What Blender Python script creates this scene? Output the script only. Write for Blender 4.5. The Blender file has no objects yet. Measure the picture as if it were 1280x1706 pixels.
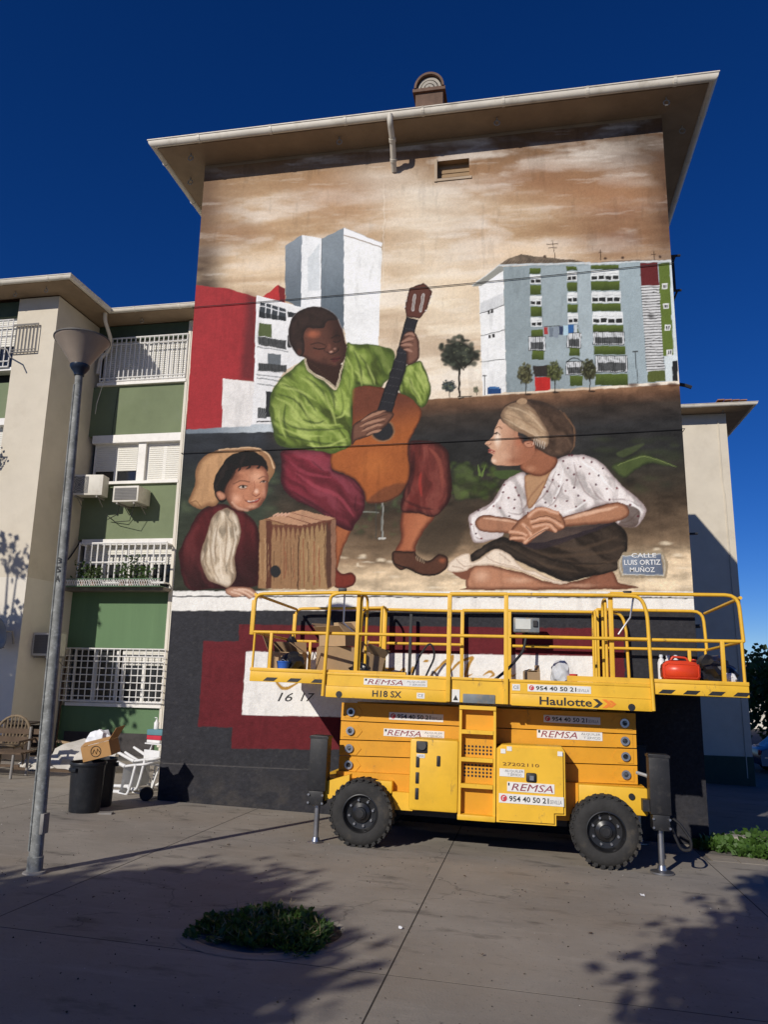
import bpy, bmesh, math, random
import numpy as np
from mathutils import Vector, Matrix, Euler
random.seed(7); np.random.seed(7)
R = math.radians
sc = bpy.context.scene
COL = sc.collection

# ------------------------------------------------------------------ camera
CAM_POS = (5.545, -11.108, 2.05)
YAW, PITCH, ROLL, FPX = R(-10.7924), R(11.7053), R(1.0576), 1237.5
def cam_axes():
    c, s = math.cos(YAW), math.sin(YAW)
    fwd = Vector((s*math.cos(PITCH), c*math.cos(PITCH), math.sin(PITCH)))
    right = Vector((c, -s, 0)); up = right.cross(fwd)
    cr, sr = math.cos(ROLL), math.sin(ROLL)
    return cr*right+sr*up, -sr*right+cr*up, fwd
AR, AU, AW = cam_axes()
cd = bpy.data.cameras.new('camera'); cam = bpy.data.objects.new('camera', cd); COL.objects.link(cam)
m = Matrix((AR, AU, -AW)).transposed().to_4x4(); m.translation = CAM_POS
cam.matrix_world = m
cd.sensor_fit = 'HORIZONTAL'; cd.sensor_width = 36.0; cd.lens = 36.0*FPX/1280.0
cd.clip_start = 0.05; cd.clip_end = 3000
sc.camera = cam

# ------------------------------------------------------------------ sky, sun, exposure
SUN = Vector((0.4226, 1.0, -0.58)).normalized()          # direction the light travels
wd = bpy.data.worlds.new('World'); sc.world = wd; wd.use_nodes = True
nt = wd.node_tree; bg = nt.nodes['Background']
sky = nt.nodes.new('ShaderNodeTexSky'); sky.sky_type = 'NISHITA'; sky.sun_disc = False
sky.sun_elevation = math.asin(-SUN.z)
sky.sun_rotation = math.atan2(-SUN.x, -SUN.y)
sky.altitude = 3000; sky.air_density = 1.0; sky.dust_density = 0.0; sky.ozone_density = 7.0
hs = nt.nodes.new('ShaderNodeHueSaturation'); hs.inputs['Saturation'].default_value = 1.19; hs.inputs['Value'].default_value = 1.0; hs.inputs['Hue'].default_value = 0.515
nt.links.new(sky.outputs[0], hs.inputs['Color']); nt.links.new(hs.outputs[0], bg.inputs[0]); bg.inputs[1].default_value = 0.092
sl = bpy.data.lights.new('sun', 'SUN'); so = bpy.data.objects.new('sun', sl); COL.objects.link(so)
sl.energy = 5.0; sl.angle = R(0.53); sl.color = (1.0, 0.94, 0.85)
so.rotation_euler = SUN.to_track_quat('-Z', 'Y').to_euler(); so.location = (-10, -25, 20)
vs = sc.view_settings
vs.view_transform = 'Standard'; vs.look = 'None'; vs.exposure = -0.33; vs.gamma = 1.0; vs.use_curve_mapping = False

# ------------------------------------------------------------------ helpers
def lin(c):
    return tuple(((v/255.0)/12.92 if v/255.0 <= 0.04045 else ((v/255.0+0.055)/1.055)**2.4) for v in c)
MATS = {}
def mat(name, col, rough=0.7, metal=0.0, var=0.12, vscale=3.0, bump=0.0, bscale=40.0, dirt=None, dscale=1.2, damt=0.5,
        trans=0.0, alpha=None, streak=False, spec=0.4, wear=None):
    """procedural principled material: colour with mottling, optional dirt patches and bump"""
    if name in MATS: return MATS[name]
    mt = bpy.data.materials.new(name); mt.use_nodes = True; t = mt.node_tree; n = t.nodes
    b = n['Principled BSDF']; b.inputs['Roughness'].default_value = rough; b.inputs['Metallic'].default_value = metal
    b.inputs['Specular IOR Level'].default_value = spec
    if trans: b.inputs['Transmission Weight'].default_value = trans
    tc = n.new('ShaderNodeTexCoord')
    mp = n.new('ShaderNodeMapping'); t.links.new(tc.outputs['Object'], mp.inputs[0])
    if streak: mp.inputs['Scale'].default_value = (1, 1, 0.12)
    nz = n.new('ShaderNodeTexNoise'); nz.inputs['Scale'].default_value = vscale; nz.inputs['Detail'].default_value = 6
    nz.inputs['Roughness'].default_value = 0.65
    t.links.new(mp.outputs[0], nz.inputs['Vector'])
    mx = n.new('ShaderNodeMix'); mx.data_type = 'RGBA'
    lo = tuple(c*(1-var) for c in col); hi = tuple(min(1, c*(1+var)) for c in col)
    mx.inputs['A'].default_value = (*lo, 1); mx.inputs['B'].default_value = (*hi, 1)
    mr = n.new('ShaderNodeMapRange'); mr.inputs[1].default_value = 0.3; mr.inputs[2].default_value = 0.7
    t.links.new(nz.outputs['Fac'], mr.inputs[0]); t.links.new(mr.outputs[0], mx.inputs['Factor'])
    out = mx.outputs['Result']
    if dirt:
        n2 = n.new('ShaderNodeTexNoise'); n2.inputs['Scale'].default_value = dscale; n2.inputs['Detail'].default_value = 8
        n2.inputs['Roughness'].default_value = 0.7
        t.links.new(mp.outputs[0], n2.inputs['Vector'])
        r2 = n.new('ShaderNodeMapRange'); r2.inputs[1].default_value = 0.52; r2.inputs[2].default_value = 0.72
        r2.inputs[4].default_value = damt
        t.links.new(n2.outputs['Fac'], r2.inputs[0])
        m2 = n.new('ShaderNodeMix'); m2.data_type = 'RGBA'; m2.inputs['B'].default_value = (*dirt, 1)
        t.links.new(out, m2.inputs['A']); t.links.new(r2.outputs[0], m2.inputs['Factor']); out = m2.outputs['Result']
    if wear:
        wc, ws, wa = wear
        mw = n.new('ShaderNodeMapping'); mw.inputs['Scale'].default_value = (1, 1, 0.35); t.links.new(tc.outputs['Object'], mw.inputs[0])
        n4 = n.new('ShaderNodeTexNoise'); n4.inputs['Scale'].default_value = ws; n4.inputs['Detail'].default_value = 9; n4.inputs['Roughness'].default_value = 0.8
        t.links.new(mw.outputs[0], n4.inputs['Vector'])
        r4 = n.new('ShaderNodeMapRange'); r4.inputs[1].default_value = 0.60; r4.inputs[2].default_value = 0.66; r4.inputs[4].default_value = wa
        t.links.new(n4.outputs['Fac'], r4.inputs[0]); m4 = n.new('ShaderNodeMix'); m4.data_type = 'RGBA'; m4.inputs['B'].default_value = (*wc, 1)
        t.links.new(out, m4.inputs['A']); t.links.new(r4.outputs[0], m4.inputs['Factor']); out = m4.outputs['Result']
        rr = n.new('ShaderNodeMapRange'); rr.inputs[3].default_value = rough-0.1; rr.inputs[4].default_value = min(1, rough+0.3); t.links.new(n4.outputs['Fac'], rr.inputs[0]); t.links.new(rr.outputs[0], b.inputs['Roughness'])
    t.links.new(out, b.inputs['Base Color'])
    if bump:
        n3 = n.new('ShaderNodeTexNoise'); n3.inputs['Scale'].default_value = bscale; n3.inputs['Detail'].default_value = 5
        t.links.new(tc.outputs['Object'], n3.inputs['Vector'])
        bp = n.new('ShaderNodeBump'); bp.inputs['Strength'].default_value = bump; bp.inputs['Distance'].default_value = 0.02
        t.links.new(n3.outputs['Fac'], bp.inputs['Height']); t.links.new(bp.outputs[0], b.inputs['Normal'])
    MATS[name] = mt
    return mt

def link(o, parent=None):
    COL.objects.link(o)
    if parent is not None: o.parent = parent
    return o
def tag(o, label, cat, group=None, kind=None):
    o['label'] = label
    if cat: o['category'] = cat
    if group: o['group'] = group
    if kind: o['kind'] = kind
    return o
def thing(name, label, cat, loc=(0,0,0), rot=(0,0,0), group=None):
    o = bpy.data.objects.new(name, None); COL.objects.link(o); o.empty_display_size = 0.1
    o.location = loc; o.rotation_euler = rot
    return tag(o, label, cat, group)
def mesh_obj(name, bm, mt, parent=None, smooth=False, angle=None):
    me = bpy.data.meshes.new(name); bmesh.ops.recalc_face_normals(bm, faces=bm.faces[:]); bm.to_mesh(me); bm.free()
    if mt is not None: me.materials.append(mt)
    if smooth:
        me.polygons.foreach_set('use_smooth', [True]*len(me.polygons))
        if angle: me.set_sharp_from_angle(angle=R(angle))
    return link(bpy.data.objects.new(name, me), parent)
def dup(o, parent=None, loc=None, rot=None):
    c = o.copy(); COL.objects.link(c); c.parent = parent
    if loc is not None: c.location = loc
    if rot is not None: c.rotation_euler = rot
    return c
def dup_tree(o, parent=None):
    c = dup(o, parent)
    for ch in list(o.children): dup_tree(ch, c)
    return c
def BM(): return bmesh.new()
def box(bm, x0, x1, y0, y1, z0, z1, bev=0.0):
    v = [bm.verts.new(p) for p in ((x0,y0,z0),(x1,y0,z0),(x1,y1,z0),(x0,y1,z0),(x0,y0,z1),(x1,y0,z1),(x1,y1,z1),(x0,y1,z1))]
    fs = [bm.faces.new([v[i] for i in q]) for q in ((3,2,1,0),(4,5,6,7),(0,1,5,4),(1,2,6,5),(2,3,7,6),(3,0,4,7))]
    if bev > 0:
        es = list({e for f in fs for e in f.edges})
        bmesh.ops.bevel(bm, geom=es, offset=bev, segments=2, affect='EDGES', profile=0.6)
    return bm
def bx(name, x0, x1, y0, y1, z0, z1, mt, parent=None, bev=0.0):
    return mesh_obj(name, box(BM(), x0, x1, y0, y1, z0, z1, bev), mt, parent, smooth=bev > 0, angle=35 if bev > 0 else None)
def frame_of(d):
    d = d.normalized(); a = Vector((0,0,1)) if abs(d.z) < 0.9 else Vector((1,0,0))
    x = a.cross(d).normalized(); return x, d.cross(x)
def tube(bm, pts, r, seg=8, cap=True, fillet=0.0, fs=4):
    pts = [Vector(p) for p in pts]
    if fillet > 0 and len(pts) > 2:
        q = [pts[0]]
        for i in range(1, len(pts)-1):
            a, b, c = pts[i-1], pts[i], pts[i+1]
            d0 = (a-b); d1 = (c-b); f = min(fillet, d0.length*0.49, d1.length*0.49)
            p0 = b+d0.normalized()*f; p1 = b+d1.normalized()*f
            for k in range(fs+1):
                t = k/fs; q.append((1-t)**2*p0+2*t*(1-t)*b+t*t*p1)
        q.append(pts[-1]); pts = q
    rs = r if isinstance(r, (list, tuple)) else [r]*len(pts)
    rings = []; px = None
    for i, p in enumerate(pts):
        d = (pts[min(i+1, len(pts)-1)]-pts[max(i-1, 0)])
        if d.length < 1e-9: d = Vector((0,0,1))
        d.normalize()
        if px is None: x, y = frame_of(d)
        else:
            x = (px-d*px.dot(d))
            if x.length < 1e-6: x, y = frame_of(d)
            x.normalize(); y = d.cross(x)
        px = x
        rings.append([bm.verts.new(p+(x*math.cos(2*math.pi*k/seg)+y*math.sin(2*math.pi*k/seg))*rs[i]) for k in range(seg)])
    for a, b in zip(rings[:-1], rings[1:]):
        for k in range(seg): bm.faces.new((a[k], a[(k+1)%seg], b[(k+1)%seg], b[k]))
    if cap:
        bm.faces.new(list(reversed(rings[0]))); bm.faces.new(rings[-1])
    return bm
def tb(name, pts, r, mt, parent=None, seg=8, fillet=0.0):
    return mesh_obj(name, tube(BM(), pts, r, seg, True, fillet), mt, parent, smooth=True, angle=50)
def lathe(bm, prof, seg=24, axis='Z', c=(0,0,0), caps=True):
    rings = []
    for (r, h) in prof:
        ring = []
        for k in range(seg):
            a = 2*math.pi*k/seg; x, y = r*math.cos(a), r*math.sin(a)
            p = (x, y, h) if axis == 'Z' else ((x, h, y) if axis == 'Y' else (h, x, y))
            ring.append(bm.verts.new((p[0]+c[0], p[1]+c[1], p[2]+c[2])))
        rings.append(ring)
    for a, b in zip(rings[:-1], rings[1:]):
        for k in range(seg): bm.faces.new((a[k], a[(k+1)%seg], b[(k+1)%seg], b[k]))
    if caps and prof[0][0] > 1e-5: bm.faces.new(rings[0])
    if caps and prof[-1][0] > 1e-5: bm.faces.new(rings[-1])
    bmesh.ops.remove_doubles(bm, verts=bm.verts[:], dist=1e-6)
    return bm
def prism_xz(bm, pts, y0, y1):
    a = [bm.verts.new((x, y0, z)) for x, z in pts]; b = [bm.verts.new((x, y1, z)) for x, z in pts]
    bm.faces.new(a); bm.faces.new(list(reversed(b)))
    for i in range(len(pts)):
        j = (i+1) % len(pts); bm.faces.new((a[i], b[i], b[j], a[j]))
    return bm
def prism(name, pts, y0, y1, mt, parent=None): return mesh_obj(name, prism_xz(BM(), pts, y0, y1), mt, parent)

# ------------------------------------------------------------------ lettering (made once, before anything heavy)
_txt = {}
def _make_texts(items):
    objs = []
    for key, (s, shear, off) in items.items():
        cu = bpy.data.curves.new('t', 'FONT'); cu.body = s; cu.shear = shear; cu.offset = off; cu.resolution_u = 2
        o = bpy.data.objects.new('t', cu); COL.objects.link(o); objs.append((key, o))
    dg = bpy.context.evaluated_depsgraph_get(); dg.update()
    for key, o in objs:
        me = bpy.data.meshes.new_from_object(o.evaluated_get(dg))
        co = np.array([v.co[:] for v in me.vertices]); lo = co.min(0); hi = co.max(0)
        _txt[key] = (me, lo, hi)
        bpy.data.objects.remove(o)
_make_texts(dict(rem=('REMSA', 0.25, 0.0), alq=('ALQUILER', 0, 0), ser=('Y SERVICIO', 0, 0), ph=('954 40 50 21', 0, 0.02), sev=('SEVILLA', 0, 0.0),
    h18=('H18 SX', 0, 0.02), hau=('Haulotte', 0, 0.02), ce=('CE', 0, 0.0), num=('27202110', 0, 0.0), a3=('3', 0, 0.015), a5=('5', 0, 0.015), aA=('A', 0, 0.015),
    c1=('CALLE', 0, 0.01), c2=('LUIS ORTIZ', 0, 0.01), c3=('MUÑOZ', 0, 0.01), d1=('16', 0.3, 0.0), d2=('17', 0.3, 0.0), die=('DIESEL', 0, 0)))
def lettering(key, x0, x1, z0, z1, y, mt, parent, dz=0.0):
    """text fitted in the rectangle x0..x1, z0..z1 of the plane y, facing -y"""
    me, lo, hi = _txt[key]; me = me.copy(); me.name = 'lettering'
    n = len(me.vertices); co = np.empty(n*3); me.vertices.foreach_get('co', co); co = co.reshape(-1, 3)
    u = (co[:,0]-lo[0])/(hi[0]-lo[0]); v = (co[:,1]-lo[1])/(hi[1]-lo[1])
    q = np.stack([x0+(x1-x0)*u, np.full(n, y), z0+(z1-z0)*v + dz*u], 1)
    me.vertices.foreach_set('co', q.ravel()); me.update(); me.materials.clear(); me.materials.append(mt)
    return link(bpy.data.objects.new('lettering', me), parent)
# ------------------------------------------------------------------ ground
def gz(x, y):
    b = -0.0247*x - 0.035*y
    if y > 3 and x > 5: b -= 0.6*min(1, (y-3)/12.0)*min(1, (x-5)/4)
    return b
def gz_far(x, y):
    xc = max(-16, min(22, x)); yc = max(-20, min(20, y)); return gz(xc, yc)
def concrete(name, col, k):
    mt = bpy.data.materials.new(name); mt.use_nodes = True; t = mt.node_tree; n = t.nodes; b = n['Principled BSDF']
    b.inputs['Roughness'].default_value = 0.85; b.inputs['Specular IOR Level'].default_value = 0.3
    tc = n.new('ShaderNodeNewGeometry')
    def noise(s, d, r=0.6, vec=None):
        q = n.new('ShaderNodeTexNoise'); q.inputs['Scale'].default_value = s; q.inputs['Detail'].default_value = d; q.inputs['Roughness'].default_value = r
        t.links.new(vec or tc.outputs['Position'], q.inputs['Vector']); return q.outputs['Fac']
    def ramp(src, a, c, lo=0.0, hi=1.0):
        q = n.new('ShaderNodeMapRange'); q.inputs[1].default_value = a; q.inputs[2].default_value = c; q.inputs[3].default_value = lo; q.inputs[4].default_value = hi
        t.links.new(src, q.inputs[0]); return q.outputs[0]
    def mixc(a, bcol, f):
        q = n.new('ShaderNodeMix'); q.data_type = 'RGBA'
        if isinstance(a, tuple): q.inputs['A'].default_value = (*a, 1)
        else: t.links.new(a, q.inputs['A'])
        q.inputs['B'].default_value = (*bcol, 1); t.links.new(f, q.inputs['Factor']); return q.outputs['Result']
    c = mixc(tuple(v*0.82 for v in col), tuple(v*1.16 for v in col), ramp(noise(0.7, 8, 0.65), 0.32, 0.68))
    c = mixc(c, tuple(v*1.25 for v in col), ramp(noise(9, 6, 0.75), 0.56, 0.72, 0, 0.5))
    mp = n.new('ShaderNodeMapping'); mp.inputs['Scale'].default_value = (1.0, 2.4, 1); mp.inputs['Rotation'].default_value = (0, 0, 0.5)
    t.links.new(tc.outputs['Position'], mp.inputs[0])
    c = mixc(c, tuple(v*0.33 for v in col), ramp(noise(1.5, 5, 0.6, mp.outputs[0]), 0.58, 0.72, 0, 0.85))       # oil and foot stains
    c = mixc(c, tuple(v*0.4 for v in col), ramp(noise(30, 4, 0.6), 0.63, 0.72, 0, 0.8))                         # specks of dirt
    c = mixc(c, (col[0]*0.92, col[1]*0.80, col[2]*0.66), ramp(noise(0.45, 6), 0.5, 0.7, 0, 0.4))                   # rusty brown wash
    mp2 = n.new('ShaderNodeMapping'); mp2.inputs['Scale'].default_value = (0.55, 2.8, 1); mp2.inputs['Rotation'].default_value = (0, 0, -0.15); t.links.new(tc.outputs['Position'], mp2.inputs[0])
    c = mixc(c, tuple(v*1.35 for v in col), ramp(noise(1.7, 9, 0.7, mp2.outputs[0]), 0.54, 0.70, 0, 0.45))          # pale sweep marks
    c = mixc(c, tuple(v*0.5 for v in col), ramp(noise(3.3, 9, 0.75, mp2.outputs[0]), 0.60, 0.70, 0, 0.45))          # scuffs
    wv = n.new('ShaderNodeVectorMath'); wv.operation = 'ADD'; nn = n.new('ShaderNodeTexNoise'); nn.inputs['Scale'].default_value = 1.6; nn.inputs['Detail'].default_value = 6
    t.links.new(tc.outputs['Position'], nn.inputs['Vector']); t.links.new(tc.outputs['Position'], wv.inputs[0]); sv = n.new('ShaderNodeVectorMath'); sv.operation = 'SCALE'; sv.inputs['Scale'].default_value = 0.7
    t.links.new(nn.outputs['Color'], sv.inputs[0]); t.links.new(sv.outputs[0], wv.inputs[1])
    vo = n.new('ShaderNodeTexVoronoi'); vo.feature = 'DISTANCE_TO_EDGE'; vo.inputs['Scale'].default_value = 0.33; t.links.new(wv.outputs[0], vo.inputs['Vector'])
    ck = n.new('ShaderNodeMath'); ck.operation = 'MULTIPLY'; t.links.new(ramp(vo.outputs['Distance'], 0.0, 0.0035, 0.6, 0.0), ck.inputs[0]); t.links.new(ramp(noise(0.55, 3), 0.50, 0.58), ck.inputs[1])
    c = mixc(c, tuple(v*0.3 for v in col), ck.outputs[0])                                                            # hairline cracks
    t.links.new(c, b.inputs['Base Color'])
    bp = n.new('ShaderNodeBump'); bp.inputs['Strength'].default_value = 0.35; bp.inputs['Distance'].default_value = 0.01
    t.links.new(noise(55, 6, 0.7), bp.inputs['Height']); t.links.new(bp.outputs[0], b.inputs['Normal'])
    return mt
M_CONC = concrete('worn concrete', (0.285, 0.255, 0.215), 1)
M_SOIL = mat('soil', (0.07, 0.055, 0.04), 0.95, var=0.3, vscale=9, bump=0.6, bscale=30)
bm = BM(); xs = [-300,-120,-50]+[-26+2*i for i in range(30)]+[45,110,300]; ys = [-300,-110,-45,-26]+[-20+2*i for i in range(26)]+[40,90,220,500]
vv = [[bm.verts.new((x, y, gz_far(x, y)-0.016)) for x in xs] for y in ys]
for j in range(len(ys)-1):
    for i in range(len(xs)-1): bm.faces.new((vv[j][i], vv[j][i+1], vv[j+1][i+1], vv[j+1][i]))
ground = mesh_obj('ground', bm, concrete('old asphalt', (0.16, 0.15, 0.14), 1)); ground['kind'] = 'structure'; ground['label'] = 'grey sloping yard ground around the blocks'
# cast concrete slabs with open joints
pave = bpy.data.objects.new('pavement', None); COL.objects.link(pave); pave['kind'] = 'structure'; pave['label'] = 'worn grey brown concrete slabs in front of the mural wall'
PIT = (3.58, -5.26, 0.55)
def slab(x0, x1, y0, y1, hole=None):
    g = 0.006; x0 += g; x1 -= g; y0 += g; y1 -= g; bm = BM()
    o = [bm.verts.new((x, y, 0)) for x, y in ((x0,y0),(x1,y0),(x1,y1),(x0,y1))]
    edges = [bm.edges.new((o[i], o[(i+1)%4])) for i in range(4)]
    if hole:
        cx, cy, r = hole; n = 44; rnd = random.Random(3)
        h = [bm.verts.new((cx+r*(1+0.05*math.sin(3*a+1)+0.02*rnd.random())*math.cos(a), cy+r*0.95*(1+0.05*math.sin(2*a))*math.sin(a), 0)) for a in [2*math.pi*k/n for k in range(n)]]
        edges += [bm.edges.new((h[i], h[(i+1)%n])) for i in range(n)]
        bmesh.ops.triangle_fill(bm, use_beauty=True, edges=edges)
        for f in bm.faces[:]:
            c = f.calc_center_median()
            if math.hypot(c.x-cx, c.y-cy) < r*0.8: bm.faces.remove(f)
    else: bm.faces.new(o)
    r_ = bmesh.ops.extrude_face_region(bm, geom=bm.faces[:])
    up = [e for e in r_['geom'] if isinstance(e, bmesh.types.BMVert)]
    for v in bm.verts: v.co.z = gz(v.co.x, v.co.y)-0.05
    for v in up: v.co.z += 0.05
    return mesh_obj('slab', bm, M_CONC, pave)
XJ = [-10.38,-7.38,-4.38,-1.38,1.62,4.62,7.62]; YJ = [-17.86,-11.86,-5.86,-0.02]
for i in range(len(XJ)-1):
    for j in range(len(YJ)-1):
        slab(XJ[i], XJ[i+1], YJ[j], YJ[j+1], PIT if (XJ[i] < PIT[0] < XJ[i+1] and YJ[j] < PIT[1] < YJ[j+1]) else None)
slab(-4.38, -1.38, -0.02, 4.6); slab(-1.38, -0.12, -0.02, 4.6); slab(-7.4, -4.38, -0.02, 3.9)
slab(7.62, 10.62, -5.86, -1.0); slab(7.62, 10.62, -11.86, -5.86); slab(7.62, 10.62, -17.86, -11.86)
M_JNT = mat('joint dirt', (0.035,0.03,0.025), 0.95, var=0.4, vscale=20)
for x in XJ[1:]: mesh_obj('joint_fill', (lambda bm: [bm.faces.new([bm.verts.new((px,py,gz(px,py)-0.0018)) for px,py in ((x-0.0058,-17.8),(x+0.0058,-17.8),(x+0.0058,-0.05),(x-0.0058,-0.05))]), bm][1])(BM()), M_JNT, pave)
for y in YJ[1:-1]:
    for i in range(len(XJ)-1): mesh_obj('joint_fill', (lambda bm: [bm.faces.new([bm.verts.new((px,py,gz(px,py)-0.0012)) for px,py in ((XJ[i]+0.006,y-0.0058),(XJ[i+1]-0.006,y-0.0058),(XJ[i+1]-0.006,y+0.0058),(XJ[i]+0.006,y+0.0058))]), bm][1])(BM()), M_JNT, pave)
# small paving tiles beside the weeds at the corner
for i in range(9):
    for j in range(2):
        x0 = 7.7+0.32*i; y0 = -0.98+0.21*j
        bm = box(BM(), x0+0.006, x0+0.314, y0+0.006, y0+0.204, -0.05, random.uniform(-0.004, 0.002))
        for v in bm.verts: v.co.z += gz(v.co.x, v.co.y)
        mesh_obj('paving_tile', bm, M_CONC, pave)
# raised concrete rim of the tree pit
bm = BM(); n = 48; rings = []
for k in range(n):
    a = 2*math.pi*k/n; rr = [0.545, 0.56, 0.60, 0.68]; hh = [-0.05, 0.004, 0.006, 0.002]
    rings.append([bm.verts.new((PIT[0]+r*(1+0.05*math.sin(3*a+1))*math.cos(a), PIT[1]+r*0.95*math.sin(a), gz(PIT[0]+r*math.cos(a), PIT[1]+r*math.sin(a))+h)) for r, h in zip(rr, hh)])
for k in range(n):
    for i in range(3): bm.faces.new((rings[k][i], rings[k][i+1], rings[(k+1)%n][i+1], rings[(k+1)%n][i]))
mesh_obj('pit_rim', bm, M_CONC, pave, smooth=True)
bm = BM(); c0 = bm.verts.new((PIT[0], PIT[1], gz(PIT[0], PIT[1])+0.03)); rg = [bm.verts.new((PIT[0]+0.58*math.cos(a), PIT[1]+0.55*math.sin(a), gz(PIT[0], PIT[1])-0.03)) for a in [2*math.pi*k/24 for k in range(24)]]
for k in range(24): bm.faces.new((c0, rg[k], rg[(k+1)%24]))
mesh_obj('pit_soil', bm, M_SOIL, pave)
# ------------------------------------------------------------------ the painted wall: colours worked out per point of the wall
WALL_W, WALL_TOP = 7.89, 10.82
def vnoise(x, y, seed=0):
    xi = np.floor(x).astype(np.int64); yi = np.floor(y).astype(np.int64); fx = x-xi; fy = y-yi
    fx = fx*fx*(3-2*fx); fy = fy*fy*(3-2*fy)
    def h(a, b):
        k = (a*374761393 + b*668265263 + seed*974634777) & 0xffffffff
        k = ((k ^ (k >> 13))*1274126177) & 0xffffffff
        return ((k ^ (k >> 16)) & 0xffff)/65535.0
    return (h(xi,yi)*(1-fx)+h(xi+1,yi)*fx)*(1-fy) + (h(xi,yi+1)*(1-fx)+h(xi+1,yi+1)*fx)*fy
def fbm(x, y, seed=0, o=4):
    s = 0; a = 0.5; t = 0
    for i in range(o):
        s = s + a*vnoise(x*2**i, y*2**i, seed+i); t += a; a *= 0.55
    return s/t
def ss(a, b, x):
    t = np.clip((x-a)/(b-a), 0, 1); return t*t*(3-2*t)
class Canvas:
    def __init__(s, nx, nz, z0):
        s.nx, s.nz = nx, nz
        X, Z = np.meshgrid(np.linspace(0, WALL_W, nx), np.linspace(z0, WALL_TOP, nz))
        s.X, s.Z = X.ravel(), Z.ravel()
        # sketch coordinates: the squared-up drawing the painter worked from (a plane perspective of the wall)
        d = np.stack([s.X-CAM_POS[0], np.full_like(s.X, -CAM_POS[1]), s.Z-CAM_POS[2]], 1)
        w = d@np.array(AW); s.U = 640+FPX*(d@np.array(AR))/w; s.V = 853-FPX*(d@np.array(AU))/w
        s.U0, s.V0 = s.U.copy(), s.V.copy()
        s.U = s.U+(fbm(s.U/9, s.V/9, 3, 2)-.5)*2.2; s.V = s.V+(fbm(s.U/9, s.V/9, 13, 2)-.5)*2.2     # hand wobble
        s.C = np.full((len(s.X), 3), 0.5)
    def sel(s, p, pad):
        lo = p.min(0)-pad; hi = p.max(0)+pad
        return np.nonzero((s.U > lo[0]) & (s.U < hi[0]) & (s.V > lo[1]) & (s.V < hi[1]))[0]
    def blend(s, idx, col, a):
        s.C[idx] = s.C[idx]*(1-a[:, None])+col*a[:, None]
    @staticmethod
    def segdist(x, y, p, q):
        dx, dy = q[0]-p[0], q[1]-p[1]; l = dx*dx+dy*dy+1e-9
        t = np.clip(((x-p[0])*dx+(y-p[1])*dy)/l, 0, 1)
        return (x-p[0]-t*dx)**2+(y-p[1]-t*dy)**2, t
    def fill(s, pts, col, soft=1.0, smooth=True, edge=None, ew=8, grad=None, a=1.0, mottle=0.06, halo=None, folds=None):
        p = np.array(pts, float)
        if smooth: p = catmull(p, True)
        idx = s.sel(p, soft+2)
        if not len(idx): return
        x, y = s.U[idx], s.V[idx]; d2 = np.full(len(idx), 1e9); ins = np.zeros(len(idx), bool)
        for i in range(len(p)):
            A, Bq = p[i], p[(i+1) % len(p)]
            dd, _ = s.segdist(x, y, A, Bq); d2 = np.minimum(d2, dd)
            if A[1] != Bq[1]:
                c = (A[1] > y) != (Bq[1] > y)
                ins ^= c & (x < (Bq[0]-A[0])*(y-A[1])/(Bq[1]-A[1])+A[0])
        d = np.sqrt(d2); sd = np.where(ins, d, -d)
        c = np.tile(np.array(lin(col)), (len(idx), 1))
        if grad is not None:
            (x0, y0, x1, y1, c2) = grad; L = (x1-x0)**2+(y1-y0)**2
            t = ss(0, 1, ((x-x0)*(x1-x0)+(y-y0)*(y1-y0))/L)[:, None]; c = c*(1-t)+np.array(lin(c2))*t
        if edge is not None:
            t = (1-ss(0, ew, sd))[:, None]; c = c*(1-t)+np.array(lin(edge))*t
        if folds is not None:
            an, Lf, st, lc = folds; ca, sa = math.cos(R(an)), math.sin(R(an)); su = x*ca+y*sa; tv = -x*sa+y*ca
            nn_ = fbm(tv/Lf+2.2*fbm(su/(2.5*Lf), tv/(2.5*Lf), 17, 3), su/(4.5*Lf), 23, 3); rg = np.clip((nn_-.5)*4.5, -1, 1)[:, None]*ss(0, 5, sd)[:, None]
            c = np.where(rg > 0, c*(1-rg*st)+np.array(lin(lc))*rg*st, c*(1+rg*st*.85))
        if mottle: c = c*(1+mottle*2*(fbm(x/7, y/7, 5, 3)-.5))[:, None]
        s.blend(idx, c, a*ss(-soft*.6, soft*.6, sd))
        if halo is not None: s.line(np.array(halo[0]), 1.2, halo[1], 1.0, 0.45)
    def line(s, pts, w, col, soft=0.8, a=1.0, smooth=True, taper=False):
        p = np.array(pts, float)
        if smooth and len(p) > 2: p = catmull(p, False)
        idx = s.sel(p, w+soft+2)
        if not len(idx): return
        x, y = s.U[idx], s.V[idx]; best = np.full(len(idx), 1e9); n = len(p)-1; tt = np.zeros(len(idx))
        for i in range(n):
            dd, t = s.segdist(x, y, p[i], p[i+1]); k = dd < best; best = np.where(k, dd, best); tt = np.where(k, (i+t)/n, tt)
        ww = w/2*(np.sin(np.pi*np.clip(tt, .04, .96))**.6 if taper else 1.0)
        s.blend(idx, np.tile(np.array(lin(col)), (len(idx), 1)), a*(1-ss(-soft*.6, soft*.6, np.sqrt(best)-ww)))
    def spot(s, x, y, rx, ry, col, a=1.0, hard=0.0, rot=0):
        idx = s.sel(np.array([[x-max(rx,ry), y-max(rx,ry)], [x+max(rx,ry), y+max(rx,ry)]]), 2)
        if not len(idx): return
        u, v = s.U[idx]-x, s.V[idx]-y; c, sn = math.cos(rot), math.sin(rot)
        d = np.sqrt(((u*c+v*sn)/rx)**2+((-u*sn+v*c)/ry)**2)
        s.blend(idx, np.tile(np.array(lin(col)), (len(idx), 1)), a*(1-ss(hard, 1.0, d)))
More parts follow.
